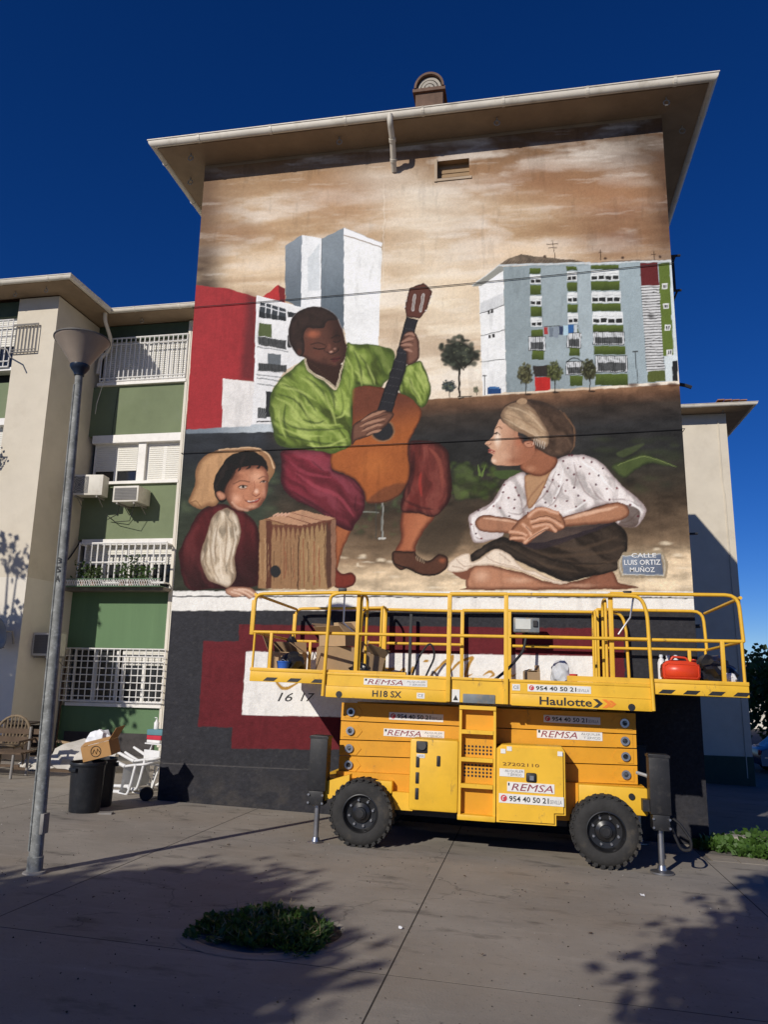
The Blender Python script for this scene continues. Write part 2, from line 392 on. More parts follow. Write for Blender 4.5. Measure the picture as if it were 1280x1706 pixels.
def catmull(p, closed, n=6):
    out = []; N = len(p); rng = range(N) if closed else range(N-1)
    for i in rng:
        if closed: a, b, c, d = p[i-1], p[i], p[(i+1)%N], p[(i+2)%N]
        else: a, b, c, d = p[max(i-1,0)], p[i], p[i+1], p[min(i+2,N-1)]
        for k in range(n):
            t = k/n; out.append(0.5*((2*b)+(-a+c)*t+(2*a-5*b+4*c-d)*t*t+(-a+3*b-3*c+d)*t**3))
    if not closed: out.append(p[-1])
    return np.array(out)
def FR(ox, oy, s):
    def g(t): return [(ox+float(a.split(',')[0])/s, oy+float(a.split(',')[1])/s) for a in t.split()]
    return g
fK, fM, fN, fW, fB, fL, fA, fP = FR(280,720,4), FR(420,460,3.5556), FR(440,700,3.7647), FR(720,640,2.9091), FR(720,400,3.0476), FR(310,370,3.6571), FR(390,960,2.8444), FR(0,0,1)

cv = Canvas(640, 900, -0.35)
U, V = cv.U, cv.V
def vgrad(v, stops):
    vs_ = [s_[0] for s_ in stops]; cs = np.array([lin(s_[1]) for s_ in stops])
    return np.stack([np.interp(v, vs_, cs[:, i]) for i in range(3)], 1)
# painted evening sky
C = vgrad(V, [(200,(112,86,64)),(260,(138,108,80)),(300,(172,142,108)),(345,(196,168,134)),(390,(188,158,122)),(430,(206,180,146)),(500,(226,206,176)),(580,(234,220,196)),(650,(230,214,190))])
cl = fbm(U/120+fbm(U/60, V/30, 9)*0.8, V/26+U/400, 21, 5)
warm = ss(.42, .80, cl)[:, None]; C = C*(1-warm*.5)+np.array(lin((158,122,84)))*warm*.5
lt = ss(.58, .24, cl)[:, None]; C = C*(1-lt*.5)+np.array(lin((240,234,224)))*lt*.5
for (cx, cy, rx, ry, col, a) in ((1090,250,150,70,(86,70,58),.75),(1060,370,200,140,(134,92,64),.75),(338,470,55,150,(78,62,52),.9),(338,330,40,120,(86,68,54),.8),(1120,330,60,200,(92,66,50),.85),(640,300,120,50,(216,206,192),.6),(720,340,150,50,(224,214,198),.6),(350,350,90,120,(124,94,70),.65),(900,300,200,50,(150,108,76),.6),(560,330,140,60,(170,128,92),.5),
        (700,400,110,150,(232,218,194),.5),(760,500,130,90,(236,222,196),.5),(1000,330,160,40,(176,130,92),.5),(460,440,120,40,(222,196,160),.5),(400,390,90,30,(160,122,88),.5),(880,420,120,25,(226,196,156),.5)):
    d = np.sqrt(((U-cx)/rx)**2+((V-cy)/ry)**2); t = (a*(1-ss(0,1,d))*(0.6+0.8*fbm(U/60,V/14,31)))[:, None]; t = np.clip(t,0,1); C = C*(1-t)+np.array(lin(col))*t
wisp = ss(.64, .78, fbm(U/70, V/9+U/300, 77, 4))[:, None]*(1-ss(560, 640, V))[:, None]*.16; C = C*(1-wisp)+np.array(lin((244,238,228)))*wisp
# painted ground
hz = 664-(U-740)*0.062
D = vgrad(V-hz, [(0,(142,106,76)),(14,(108,80,60)),(30,(70,60,52)),(62,(54,53,53)),(110,(52,52,50)),(150,(66,60,50)),(190,(80,67,53)),(225,(112,94,74)),(262,(156,132,104)),(285,(202,180,148)),(330,(222,202,170))])
k = (fbm(U/30, V/12, 41, 4)-.5)[:, None]; D = D*(1+1.1*k)
ml = ss(0.9, -0.9, V-hz); C = C*(1-(1-ml)[:, None])+D*(1-ml)[:, None]
lf = (ss(470, 430, U)*ss(712, 716, V))[:, None]
E_ = vgrad(V, [(712,(58,62,68)),(760,(46,50,56)),(800,(52,58,54)),(850,(66,74,60)),(985,(58,60,48))])*(1+.9*k); C = C*(1-lf)+E_*lf
cv.C = C
def rect(f, x0, y0, x1, y1, col, soft=.7, **kw): cv.fill(f(f'{x0},{y0} {x1},{y0} {x1},{y1} {x0},{y1}'), col, soft, False, **kw)
def quad(f, s, col, soft=.7, **kw): cv.fill(f(s), col, soft, False, **kw)
def ln(f, s, w, col, soft=.8, a=1., **kw): cv.line(f(s), w, col, soft, a, **kw)
def hatch(f, x0, y0, x1, y1, n, w, col, dy=0.0, a=.9):
    for i in range(n+1):
        t = i/n; x = x0+(x1-x0)*t; ln(f, f'{x},{y0+dy*t} {x},{y1+dy*t}', w, col, .6, a)
# --- towers
quad(fL,'605,145 708,80 702,530 605,480',(140,149,157),grad=(*fL('650,100')[0],*fL('650,500')[0],(108,118,126)))
quad(fL,'708,80 828,103 822,520 702,540',(226,227,226)); quad(fL,'742,225 812,130 816,420 742,420',(206,210,211),2)
quad(fL,'828,103 962,35 972,460 962,660 900,580 822,520',(136,146,153),grad=(*fL('830,150')[0],*fL('960,560')[0],(100,112,121)))
quad(fL,'962,35 1195,130 1172,770 985,760 962,640',(231,231,228)); quad(fL,'962,35 1197,128 1193,152 964,82',(238,239,237))
ln(fL,'965,82 1080,118 1192,156',1.6,(150,132,112)); ln(fL,'962,35 1197,130',1,(190,190,188)); ln(fL,'828,103 824,500',1,(90,98,104)); ln(fL,'708,80 703,520',.8,(240,240,240))
# --- red house and white balconies
quad(fL,'55,385 250,405 430,458 420,972 230,955 220,1258 0,1262',(168,46,52),1,mottle=.1)
cv.fill(fL('375,435 432,458 424,975 330,962 350,700'),(98,42,46),14,False,a=.75)
quad(fL,'222,953 415,975 415,1262 218,1256',(222,218,213),mottle=.08)
quad(fL,'430,450 700,520 730,830 610,900 530,1010 510,1110 530,1240 400,1250 415,960',(224,223,221))
quad(fL,'468,457 562,382 603,408 603,495',(188,48,50)); quad(fL,'562,382 603,408 600,492 572,484',(128,34,38))
quad(fL,'452,485 608,530 608,606 445,582',(66,72,78))
for x in (487,522,562): ln(fL,f'{x},{490+(x-452)*.28} {x-2},{590+(x-452)*.1}',1.5,(225,226,226))
ln(fL,'448,510 608,552',1.4,(222,222,222)); quad(fL,'448,545 608,580 608,606 446,580',(40,44,48),a=.8)
quad(fL,'447,615 522,625 522,705 440,692',(92,104,62)); quad(fL,'440,695 612,722 610,776 440,748',(92,94,94)); hatch(fL,445,700,608,752,18,.9,(30,32,34),24)
quad(fL,'500,800 577,808 577,880 500,870',(112,118,122)); quad(fL,'440,858 612,874 612,916 440,908',(90,92,92)); hatch(fL,444,858,610,908,20,.9,(28,30,30),14)
for s_ in ('430,760 620,790','432,930 590,950','435,950 580,972','437,985 540,1000'): ln(fL,s_,1.8,(150,152,152))
quad(fL,'487,1030 527,1035 522,1190 487,1190',(48,50,54)); quad(fL,'437,1130 490,1135 490,1196 437,1196',(120,122,122)); hatch(fL,440,1132,488,1195,7,.9,(24,26,26))
quad(fL,'618,545 672,555 668,586 618,582',(52,56,60)); quad(fL,'618,690 640,700 640,768 620,766',(40,42,44)); ln(fL,'430,1216 528,1216',2,(60,62,64))
quad(fL,'0,1264 390,1244 400,1232 530,1232 530,1280 0,1288',(122,132,141),1.5,grad=(*fL('100,1260')[0],*fL('500,1255')[0],(190,197,200)))
ln(fL,'432,450 425,960',1.6,(238,238,236)); ln(fL,'430,450 700,522',1.4,(245,245,243))
# --- grey housing block on the right
quad(fB,'238,228 362,140 378,772 258,790',(228,228,225)); quad(fB,'200,235 345,125 368,140 368,152 250,236',(150,150,142)); ln(fB,'205,232 345,126',1.6,(212,212,206))
quad(fB,'245,320 362,268 364,330 247,375',(206,207,206),2)
for y0, y1 in ((375,328),(487,458),(620,606)): ln(fB,f'246,{y0} 370,{y1}',1.1,(60,58,58))
for x, y in ((288,368),(305,362),(294,490),(314,486)): rect(fB,x-6,y-9,x+6,y+9,(50,48,48))
quad(fB,'362,135 1215,108 1247,716 378,776',(146,158,161),grad=(*fB('370,400')[0],*fB('1200,400')[0],(166,178,181)))
quad(fB,'345,122 390,95 455,72 510,82 600,90 745,105 800,118 360,132',(118,104,88),mottle=.5); quad(fB,'800,118 960,104 1215,100 1215,112 800,122',(128,112,96),mottle=.4)
for x in range(380,740,14): ln(fB,f'{x},{118-(x-380)*.02} {x+12},{104-(x-380)*.01}',.9,(70,58,48),a=.7)
ln(fB,'345,128 560,124 800,116',3,(196,201,201)); ln(fB,'800,122 1060,112 1218,106',3,(205,209,209))
quad(fB,'950,118 1058,112 1092,722 998,728',(160,174,178)); quad(fB,'556,140 684,134 698,612 570,612',(158,170,173),2); quad(fB,'738,134 806,128 826,700 756,700',(168,180,183),1.5)
GA = (96,112,44); GW = (222,224,222); GD = (52,54,54)
def col_(f, rows):
    for kind, x0, y0, x1, y1 in rows:
        if kind == 'g': rect(f,x0,y0,x1,y1,GA,grad=(*f(f'{x0},{y0}')[0],*f(f'{x0},{y1}')[0],(72,86,36)))
        elif kind == 'w':
            rect(f,x0,y0,x1,y1,GW); h = y1-y0; n = 2 if x1-x0 > 90 else 1; ww = (x1-x0)/n
            for i in range(n):
                a0 = x0+i*ww
                rect(f,a0+.06*ww,y0+.56*h,a0+.46*ww,y1-.1*h,GD); rect(f,a0+.54*ww,y0+.52*h,a0+.95*ww,y1-.12*h,GD); ln(f,f'{a0+2},{y0+.35*h} {a0+ww-2},{y0+.33*h}',.7,(170,172,172))
        else:
            rect(f,x0,y0,x1,y1,(206,208,208)); rect(f,x0+8,y0+.4*(y1-y0),x1-8,y1-6,(92,94,94)); hatch(f,x0,y0,x1,y1,int((x1-x0)/9),.9,(26,28,28)); ln(f,f'{x0},{y0} {x1},{y0}',1.2,(30,30,30)); ln(f,f'{x0},{y1} {x1},{y1}',1.2,(30,30,30))
col_(fB, [('g',495,143,552,172),('w',498,175,553,222),('g',498,228,554,278),('w',499,285,557,333),('g',501,338,558,388),('w',502,392,560,440),('g',504,455,564,492),('g',508,562,568,608),('r',492,490,574,562),
 ('g',683,135,735,155),('w',685,160,735,208),('g',686,215,737,262),('w',687,268,739,320),('g',688,328,741,368),('w',690,372,742,425),('g',693,450,744,476),('g',697,548,752,590),('r',687,472,757,548),('g',700,690,766,740),('r',682,616,768,685),
 ('g',805,128,950,150),('w',807,155,950,207),('g',808,210,953,256),('w',811,262,958,320),('g',812,323,960,362),('w',815,365,970,428),('g',818,432,973,468),('r',820,468,977,532),('g',824,538,982,582),('r',832,588,992,672),('g',828,680,996,738)])
ln(fB,'682,616 725,600 768,616',1.4,(30,30,30))
quad(fB,'1058,118 1146,114 1154,230 1062,233',(112,44,46)); quad(fB,'1062,234 1156,230 1182,662 1092,668',(206,206,204))
for i in range(30):
    y = 240+i*14.4; ln(fB,f'{1062+i*1.02},{y+2} {1156+i*.88},{y-2}',1.5,(48,46,46),.6)
cv.spot(*fB('1112,385')[0],9,7,(50,48,48),.8); quad(fB,'1094,668 1183,662 1188,716 1097,722',(96,104,50))
quad(fB,'1150,122 1206,114 1228,582 1174,592',(104,122,48)); quad(fB,'1206,108 1222,106 1250,600 1250,716 1186,720 1182,592 1228,584',(206,214,214)); quad(fB,'1222,616 1247,612 1250,716 1222,716',(44,44,46))
for x, y in ((1183,235),(1190,337),(1198,445),(1207,572)): rect(fB,x-15,y-15,x+14,y+14,(224,224,220)); rect(fB,x-8,y-9,x-1,y+9,(60,60,58)); rect(fB,x+2,y-9,x+9,y+9,(60,60,58))
ln(fB,'570,440 745,436',.8,(60,60,60))
for (x0,y0,x1,y1,c) in ((570,443,588,480,(170,60,60)),(594,443,616,492,(120,130,140)),(618,441,642,496,(140,150,160)),(645,440,666,480,(60,72,100)),(668,434,692,482,(178,204,214)),(692,430,720,472,(50,104,160)),(722,432,738,470,(190,196,198))): rect(fB,x0,y0,x1,y1,c,1)
quad(fB,'512,640 600,636 600,694 520,696',(60,54,50)); quad(fB,'522,698 600,695 603,763 524,767',(192,38,32))
def ptree(f, x, y, rx, ry, base, tw, col=(66,70,50)):
    ln(f,f'{x},{y} {x+3},{(y+base)/2} {x+4},{base}',tw,(44,38,32))
    X0, Y0 = f(f'{x},{y}')[0]; s_ = (f('1,0')[0][0]-f('0,0')[0][0]); rnd = random.Random(int(x*7+y))
    cv.spot(X0,Y0,rx*s_*.92,ry*s_*.9,tuple(c*.8 for c in col),1,.7)
    for i in range(80):
        a = rnd.uniform(0,6.28); r = rnd.random()**.5; px_, py_ = X0+rx*s_*r*1.02*math.cos(a), Y0+ry*s_*r*.98*math.sin(a)*(1 if math.sin(a) < 0 else .85); q = rnd.uniform(.6,1.5)
        cv.spot(px_,py_,rx*s_*rnd.uniform(.12,.24),ry*s_*rnd.uniform(.10,.22),tuple(min(255,c*q) for c in col),.85,.35)
    for i in range(14): cv.spot(X0+rx*s_*rnd.uniform(-.8,.5),Y0+ry*s_*rnd.uniform(-.8,.4),2.4,1.6,(120,124,94),.55,.2)
ptree(fB,135,582,103,92,792,3.6,(58,62,52)); ln(fB,'160,660 120,610',2,(40,34,30)); ln(fB,'162,650 205,610',2,(40,34,30)); ptree(fB,85,742,38,34,800,1.4,(64,72,72)); ptree(fB,225,762,14,20,788,.8,(120,116,100)); ln(fB,'132,796 200,792',2,(46,38,32)); ln(fB,'136,806 160,800',2,(46,38,32))
ptree(fB,475,684,40,58,778,1.6,(78,76,50)); ptree(fB,622,670,43,58,772,1.8,(76,80,46)); ptree(fB,798,658,42,60,764,1.6,(66,66,44)); 
for x, y in ((490,785),(628,774),(812,768)): cv.spot(*fB(f'{x},{y}')[0],8,2.5,(50,38,30),.9,.4)
ln(fB,'268,692 270,786',1.2,(70,68,68)); ln(fB,'260,688 278,688',1.8,(90,90,90)); ln(fB,'1033,570 1045,726',1.1,(60,62,64)); ln(fB,'1022,566 1046,566',2,(80,84,86)); rect(fB,282,750,350,782,(34,78,128)); rect(fB,290,744,342,754,(70,120,170))
for s_ in ('612,2 625,95','582,24 640,22','592,42 636,40','852,50 858,102','845,66 862,64','1124,55 1130,100','1114,74 1136,72'): ln(fB,s_,1.1,(74,56,44))
for x, y in ((572,85),(970,90),(1160,86),(880,96)): cv.spot(*fB(f'{x},{y}')[0],3.6,3.2,(70,52,42),.9,.4)
for x in (1020,1130,1225): cv.spot(*fB(f'{x},735')[0],13,5,(92,58,40),.8,.3)
# --- undergrowth
rnd = random.Random(5)
for i in range(70): cv.spot(rnd.uniform(288,470),rnd.uniform(775,930),rnd.uniform(7,20),rnd.uniform(5,14),rnd.choice([(84,96,72),(62,72,56),(96,108,80),(46,52,42)]),.5,0)
for i in range(40): cv.spot(rnd.uniform(590,690),rnd.uniform(820,900),rnd.uniform(5,12),rnd.uniform(4,9),rnd.choice([(74,88,58),(46,52,42),(92,108,70)]),.5,0)
for i in range(60): cv.spot(rnd.uniform(745,830),rnd.uniform(772,832),rnd.uniform(5,13),rnd.uniform(4,10),rnd.choice([(80,98,44),(96,116,50),(58,70,38),(48,54,36)]),.55,0)
for i in range(40): cv.spot(rnd.uniform(1000,1130),rnd.uniform(730,820),rnd.uniform(12,34),rnd.uniform(5,12),rnd.choice([(60,66,48),(72,80,52),(46,48,42)]),.35,0)
cv.fill(fW('868,400 930,370 1020,338 1100,360 1195,402 1110,394 1060,384 1000,410 930,455'),(92,108,56),2.5,edge=(58,68,42),ew=6,a=.75); cv.fill(fW('895,335 950,310 1028,290 1000,318 930,356'),(86,98,58),3,a=.6); ln(fW,'900,395 1030,352 1180,400',1,(150,164,96),1.4,.7)
for s_ in ('225,440 222,385 236,440','236,445 262,385 246,445'): cv.fill(fW(s_),(106,126,62),1)
cv.fill(fW('95,410 150,380 200,400 215,450 260,465 330,455 320,510 250,550 170,560 105,555'),(76,90,48),4,edge=(46,52,36),ew=10,a=.6,folds=(30,10,.5,(112,130,70))); cv.fill(fW('300,425 360,415 430,425 400,450 330,460'),(78,98,48),2,a=.8)
# stones and shadows on the sand
cv.spot(700,880,150,40,(70,56,42),.55); cv.spot(1080,880,120,50,(74,58,46),.5); cv.spot(640,905,90,24,(112,92,70),.6)
for x, y, w in ((605,926,9),(635,933,11),(596,940,4),(1110,905,16),(1130,925,14),(1095,915,10)): cv.spot(x,y,w,5,(222,206,178),.9,.1); cv.spot(x+2,y+4,w,3,(112,92,70),.5)
for x in range(560,1150,9): cv.spot(x+rnd.uniform(-4,4),rnd.uniform(925,982),rnd.uniform(6,20),rnd.uniform(1.5,4),rnd.choice([(236,220,192),(206,184,150),(240,228,204)]),.5)
cv.fill(fN('950,800 1060,640 1280,500 1280,640 1180,850 1000,840'),(72,62,50),10,a=.7)
# --- guitarist: legs
SHD0 = (60,72,36)
MR, MRD = (136,46,62), (72,28,38)
cv.fill(fN('450,660 545,680 500,790 468,900 452,945 446,800'),(172,104,62),1.2,edge=(120,66,42),ew=6)
cv.fill(fN('446,930 490,960 548,954 578,988 566,1030 500,1056 440,1040'),(128,54,40),1.2,edge=(84,34,28),ew=6)
cv.fill(fN('872,570 1066,592 1000,700 952,790 942,832 824,828 858,740'),(166,98,64),1.2,edge=(104,56,40),ew=9,grad=(*fN('860,600')[0],*fN('1000,640')[0],(184,116,78)))
cv.fill(fN('806,826 860,822 940,824 962,850 1030,880 1100,838 1150,858 1152,918 1090,968 1000,976 910,934 850,938 808,894'),(98,64,48),1.2,edge=(50,34,28),ew=6)
cv.spot(*fN('1120,880')[0],9,7,(164,96,64),.8); ln(fN,'820,900 900,930 1010,972 1100,962',2,(36,28,26)); 
for i in range(7): ln(fN,f'{950+i*9},{850+i*4} {958+i*8},{878+i*3}',.8,(190,170,140),a=.6)
cv.fill(fN('128,188 420,200 432,312 520,345 600,402 634,480 626,572 572,650 540,694 450,655 330,562 180,492 108,400 112,270'),MR,1.4,edge=MRD,ew=12,grad=(*fN('250,250')[0],*fN('560,620')[0],(112,44,54)),folds=(35,16,.4,(166,84,98)))
for s_, c, w in (('300,255 350,300 380,320',MRD,2.5),('200,330 330,420 470,480 560,600',(168,74,88),7),('160,260 260,330 420,360',(160,66,82),6),('580,470 570,560 600,560',MRD,3),('180,450 300,520 420,600',MRD,5),('430,320 530,370 600,450',(94,34,46),4)): ln(fN,s_,w,c,3,.6,taper=True)
cv.fill(fN('908,142 1060,134 1142,180 1166,262 1172,478 1072,602 960,582 864,572 868,480 912,330'),(118,50,44),1.4,edge=(58,28,28),ew=12,grad=(*fN('900,300')[0],*fN('1150,300')[0],(124,62,54)),folds=(85,12,.4,(158,92,78)))
for s_, c, w in (('985,330 980,400 988,480',(176,62,52),5),('1040,180 1100,260 1120,420',(152,82,66),7),('940,200 930,330 900,480',(66,30,32),7),('880,500 960,540 1060,560',(70,32,32),5)): ln(fN,s_,w,c,3,.65,taper=True)
ln(fN,'742,510 742,738',3.4,(150,150,142)); ln(fN,'738,510 738,738',1,(60,60,56)); ln(fN,'722,742 762,742',3,(190,188,180)); ln(fN,'625,578 715,578',2.2,(128,130,120)); ln(fN,'705,520 700,740',1.4,(74,76,70))
# --- guitar
cv.fill([(572,640),(610,630),(640,640),(600,690),(596,745),(560,752),(570,700)],SHD0,3)
GT = [(588.7,645.6),(617,643),(637,645),(662,654),(687,662.5),(701,682),(701,697),(690,719),(681.6,736),(680.4,753),(683,788),(675,812),(660,828),(637,837),(612,837),(607,820),(594,801),(573,789),(553,780),(553,755),(580,740),(586,713),(588,680)]
cv.fill(GT,(168,96,40),1.2,edge=(118,64,34),ew=5,grad=(640,735,625,672,(118,66,46)),mottle=.08)
cv.fill([(612,836),(640,812),(676,806),(660,829),(637,838)],(116,70,46),5,a=.75); cv.spot(625,775,40,34,(196,120,52),.45)
ln(fP,'588,646 617,643 662,654 687,662.5 701,682 700,697 690,719 681,737 680,755 683,788 675,812 660,828 637,837 612,837',1.4,(84,46,32),.8,.8)
cv.spot(*fM('775,915')[0],22,21,(150,112,78),.9,.85); cv.spot(*fM('775,915')[0],19,18.5,(46,46,50),1,.85)
# --- shirt
SH, SHD, SHL = (124,144,56), (66,82,36), (178,192,104)
cv.fill(fM('318,488 240,548 160,620 112,700 104,790 122,900 150,990 230,1020 400,1036 475,1052 560,1022 590,985 592,900 588,780 602,668 700,650 770,650 832,560 842,450 780,420 700,405 600,402 562,398 545,500 500,672 420,612 350,560'),SH,1.4,edge=(78,96,38),ew=10,mottle=.1,folds=(50,13,.75,SHL))
cv.fill(fM('912,532 978,505 1012,520 1050,620 1060,690 1032,758 1000,776 940,722 872,684 895,590'),SH,1.4,edge=SHD,ew=7,folds=(70,8,.7,SHL))
for s_ in ('180,640 300,700 380,800','160,700 260,740 330,830 360,900','320,600 400,660 470,780','350,580 450,650 500,740','150,840 260,900 400,910 560,900','140,930 260,960 420,990 560,990','300,850 380,870 430,860','520,660 540,760 520,860','560,560 580,620 570,700','640,470 700,560 720,640','600,440 640,540 650,640','720,450 770,540 780,600','200,760 190,860 220,960','930,600 960,680 1000,740','440,640 480,720 490,800'): ln(fM,s_,3.6,SHD,2.4,.7,taper=True)
for s_ in ('140,720 220,760 300,860','170,660 280,680 380,740','230,820 330,880 520,880','180,900 280,940 420,950','330,1000 440,1010 560,960','430,700 470,790 500,880','610,560 640,600 650,650','680,520 710,590 730,640','560,480 590,540 600,620','280,600 360,650 440,760','240,700 300,760 340,850','960,560 1000,620 1030,700','940,640 980,700 1010,750','160,800 170,880 200,960','500,840 540,820 570,760'): ln(fM,s_,4.2,SHL,2.6,.62,taper=True)
cv.fill(fM('104,780 125,800 140,900 190,980 260,1025 150,992 120,900'),SHD,6,a=.5); cv.fill(fM('700,420 800,430 835,470 820,560 780,600 740,500'),(78,96,36),7,a=.6); cv.fill(fM('500,680 560,560 600,560 590,760 520,800'),(150,172,66),8,a=.4)
# --- guitar neck, head
cv.fill(fM('740,800 830,812 918,520 985,260 915,240 850,480'),(46,46,52),1,False,edge=(30,30,34),ew=4)
for i in range(10): t = i/10; ln(fM,f'{770+150*t},{740-480*t} {838+140*t},{752-480*t}',.7,(96,96,98),a=.55)
cv.fill(fM('905,190 935,72 1018,40 1068,92 1032,210 990,252 915,240'),(104,62,50),1,False,edge=(70,40,34),ew=4)
for s_ in ('966,115 954,200','1016,112 1000,206'): ln(fM,s_,4.6,(196,188,182)); ln(fM,s_,1.6,(90,70,62))
for x, y in ((918,118),(912,150),(904,182),(1062,122),(1052,160),(1032,205)): cv.spot(*fM(f'{x},{y}')[0],2.6,2.2,(214,206,196),.95,.4)
# --- guitarist hands
SKD, SK, SKL = (70,46,38), (126,88,72), (172,132,112)
cv.fill(fM('878,395 905,342 940,325 970,345 992,402 986,492 922,526 912,450 880,425'),SK,1,edge=SKD,ew=6)
for s_ in ('885,392 930,370 960,372','880,412 920,405 950,412','905,350 940,340 962,356','900,436 930,440 950,450'): ln(fM,s_,4.2,SKL,1.5,.8,taper=True)
for s_ in ('884,402 925,388 955,392','892,372 930,352','890,424 930,424'): ln(fM,s_,1.2,SKD,1,.8)
cv.fill(fM('588,940 600,880 650,850 700,812 745,795 832,808 834,840 780,900 700,945 620,972 590,1000'),(122,84,66),1,edge=SKD,ew=6)
for s_ in ('650,860 710,825 790,800','640,890 720,860 790,845','650,920 720,890 775,880','680,940 730,920 765,912'): ln(fM,s_,4.4,(178,136,110),1.4,.85,taper=True)
for s_ in ('660,875 730,842 800,822','660,905 730,875 785,862','680,930 740,905'): ln(fM,s_,1.3,SKD,1,.85)
# --- guitarist neck and head
cv.fill(fM('316,486 345,560 430,606 498,660 540,540 500,520 400,500 340,470'),(62,38,30),1.2)
for s_, w in (('318,490 330,548 380,590 440,620 498,668',3.4),('556,420 545,500 520,590 500,668',2.6)): ln(fM,s_,w,(206,194,166)); ln(fM,s_,w*.4,(120,96,66),a=.7)
for i in range(16): t = i/15; ln(fM,f'{326+165*t},{515+150*t**1.2-6} {336+163*t},{505+152*t**1.2}',.7,(96,70,50),a=.6)
cv.fill(fM('216,340 228,270 270,215 340,185 410,183 470,215 515,265 540,330 556,400 560,440 545,500 500,538 450,532 390,520 340,500 310,482 270,472 246,440 224,400'),(104,66,53),1.1,edge=(68,42,35),ew=8,grad=(*fM('400,400')[0],*fM('560,350')[0],(62,40,34)),halo=(fM('250,445 222,400 216,340 228,270 270,215 340,185 410,183 470,215 515,265 540,330'),(196,190,186)))
cv.fill(fM('216,340 228,270 270,215 340,185 410,183 470,215 508,258 450,268 425,306 372,312 325,310 306,350 312,405 302,470 270,472 240,432 222,390'),(60,44,39),1.5,edge=(46,34,32),ew=8,mottle=.35)
cv.spot(*fM('362,345')[0],17,10,(172,100,70),.9); cv.spot(*fM('330,420')[0],7,14,(104,62,48),.6); cv.spot(*fM('350,390')[0],9,9,(116,68,52),.6); cv.spot(*fM('385,455')[0],13,9,(112,66,52),.6); cv.spot(*fM('500,350')[0],10,16,(44,28,24),.6)
cv.spot(*fM('455,420')[0],5,9,(132,84,68),.7); cv.spot(*fM('468,448')[0],5,3,(204,160,140),.9); cv.spot(*fM('490,432')[0],4,3,(176,132,116),.7); ln(fM,'445,448 470,462 505,448 512,430',1.4,(36,22,20),1,.9); ln(fM,'440,410 430,440 446,450',1.2,(50,30,26),1,.7)
ln(fM,'365,425 395,436 428,428',1.7,(34,20,18),.8); ln(fM,'350,404 390,396 430,408',2.2,(48,30,26),1.4,.7); ln(fM,'482,386 505,392 522,380',1.5,(28,18,16),.8); ln(fM,'470,368 505,352 524,356',2,(36,24,20),1.4,.7)
cv.fill(fM('468,492 490,482 515,478 525,486 510,505 485,512'),(92,46,44),.9); ln(fM,'466,494 495,494 526,486',1.1,(34,18,18),.8); cv.spot(*fM('490,522')[0],6,3,(110,68,54),.6); cv.spot(*fM('430,500')[0],12,7,(62,38,32),.5); cv.spot(*fM('278,452')[0],6,8,(96,58,46),.7,.3)
# --- wooden box drum
quad(fK,'610,590 652,575 882,630 866,1046 600,1040',(158,122,86)); quad(fK,'882,630 1117,576 1117,1022 1070,1048 864,1048',(166,134,94)); quad(fK,'650,575 890,516 1119,573 890,631',(188,146,114))
quad(fK,'652,585 690,592 688,1042 652,1042',(104,64,48)); quad(fK,'1055,600 1117,578 1117,1020 1062,1042 1050,900',(96,66,52),2); quad(fK,'1085,590 1117,578 1117,1020 1090,1030',(150,112,88))
rnd = random.Random(11)
for i in range(13):
    x = 690+i*32; y0 = 605+(24 if x < 880 else 30-(x-880)*.2); cv.fill(fK(f'{x-16},{y0-8} {x+16},{y0-8} {x+6},{y0+30} {x},{y0+rnd.uniform(50,130)} {x-6},{y0+36}'),(108,62,48),1,a=.85)
for i in range(34): x = rnd.uniform(612,1050); y0 = rnd.uniform(690,800); ln(fK,f'{x},{y0} {x+rnd.uniform(-8,8)},{y0+110} {x+rnd.uniform(-8,8)},{rnd.uniform(960,1040)}',rnd.uniform(.6,1.8),rnd.choice([(112,80,56),(188,154,112),(132,96,66),(150,84,58)]),.8,.7)
ln(fK,'872,690 866,1044',1.8,(84,54,42)); ln(fK,'650,575 890,631 1119,573',1.4,(120,70,52)); ln(fK,'760,552 960,612',1.3,(124,76,58)); ln(fK,'830,536 1030,594',1.1,(140,92,72)); ln(fK,'610,592 602,1040',1,(110,78,56))
cv.spot(*fK('715,927')[0],9.6,11.2,(50,50,52),1,.86)
for x in (735,760,785,810): ln(fK,f'{x-30},{556} {x},{540}',2.8,(206,164,138),1)
# --- boy in the straw hat
cv.fill(fK('220,520 340,478 430,500 520,540 588,612 606,700 602,980 560,1032 300,1042 130,1042 74,850 80,780 140,650'),(104,38,41),1.6,edge=(64,26,30),ew=10,grad=(*fK('200,600')[0],*fK('250,1020')[0],(66,34,36)),folds=(80,16,.3,(132,66,66)))
cv.fill(fK('134,462 150,420 180,350 186,250 232,170 330,122 480,102 600,108 680,160 716,240 690,300 664,336 600,300 420,330 330,480 260,492 220,512 170,497'),(192,150,106),1.2,edge=(142,104,70),ew=9)
cv.fill(fK('600,120 672,165 706,240 684,300 664,332 664,240 640,180'),(146,108,74),2,a=.8); ln(fK,'340,120 480,106 600,112 670,158 708,240',2,(222,190,150),1.2,.8); ln(fK,'150,470 190,460 220,500',1.6,(120,84,56),1,.7)
cv.fill(fK('304,330 330,260 400,172 480,130 580,130 652,190 664,262 600,236 470,250 430,310 392,372 392,446 350,470 310,410'),(30,26,26),1.2,folds=(110,5,.4,(64,54,50)))
cv.fill(fK('384,380 428,296 462,244 540,226 622,226 660,262 670,340 656,420 612,492 552,522 482,526 420,492 386,432'),(188,130,98),1,edge=(120,74,56),ew=10)
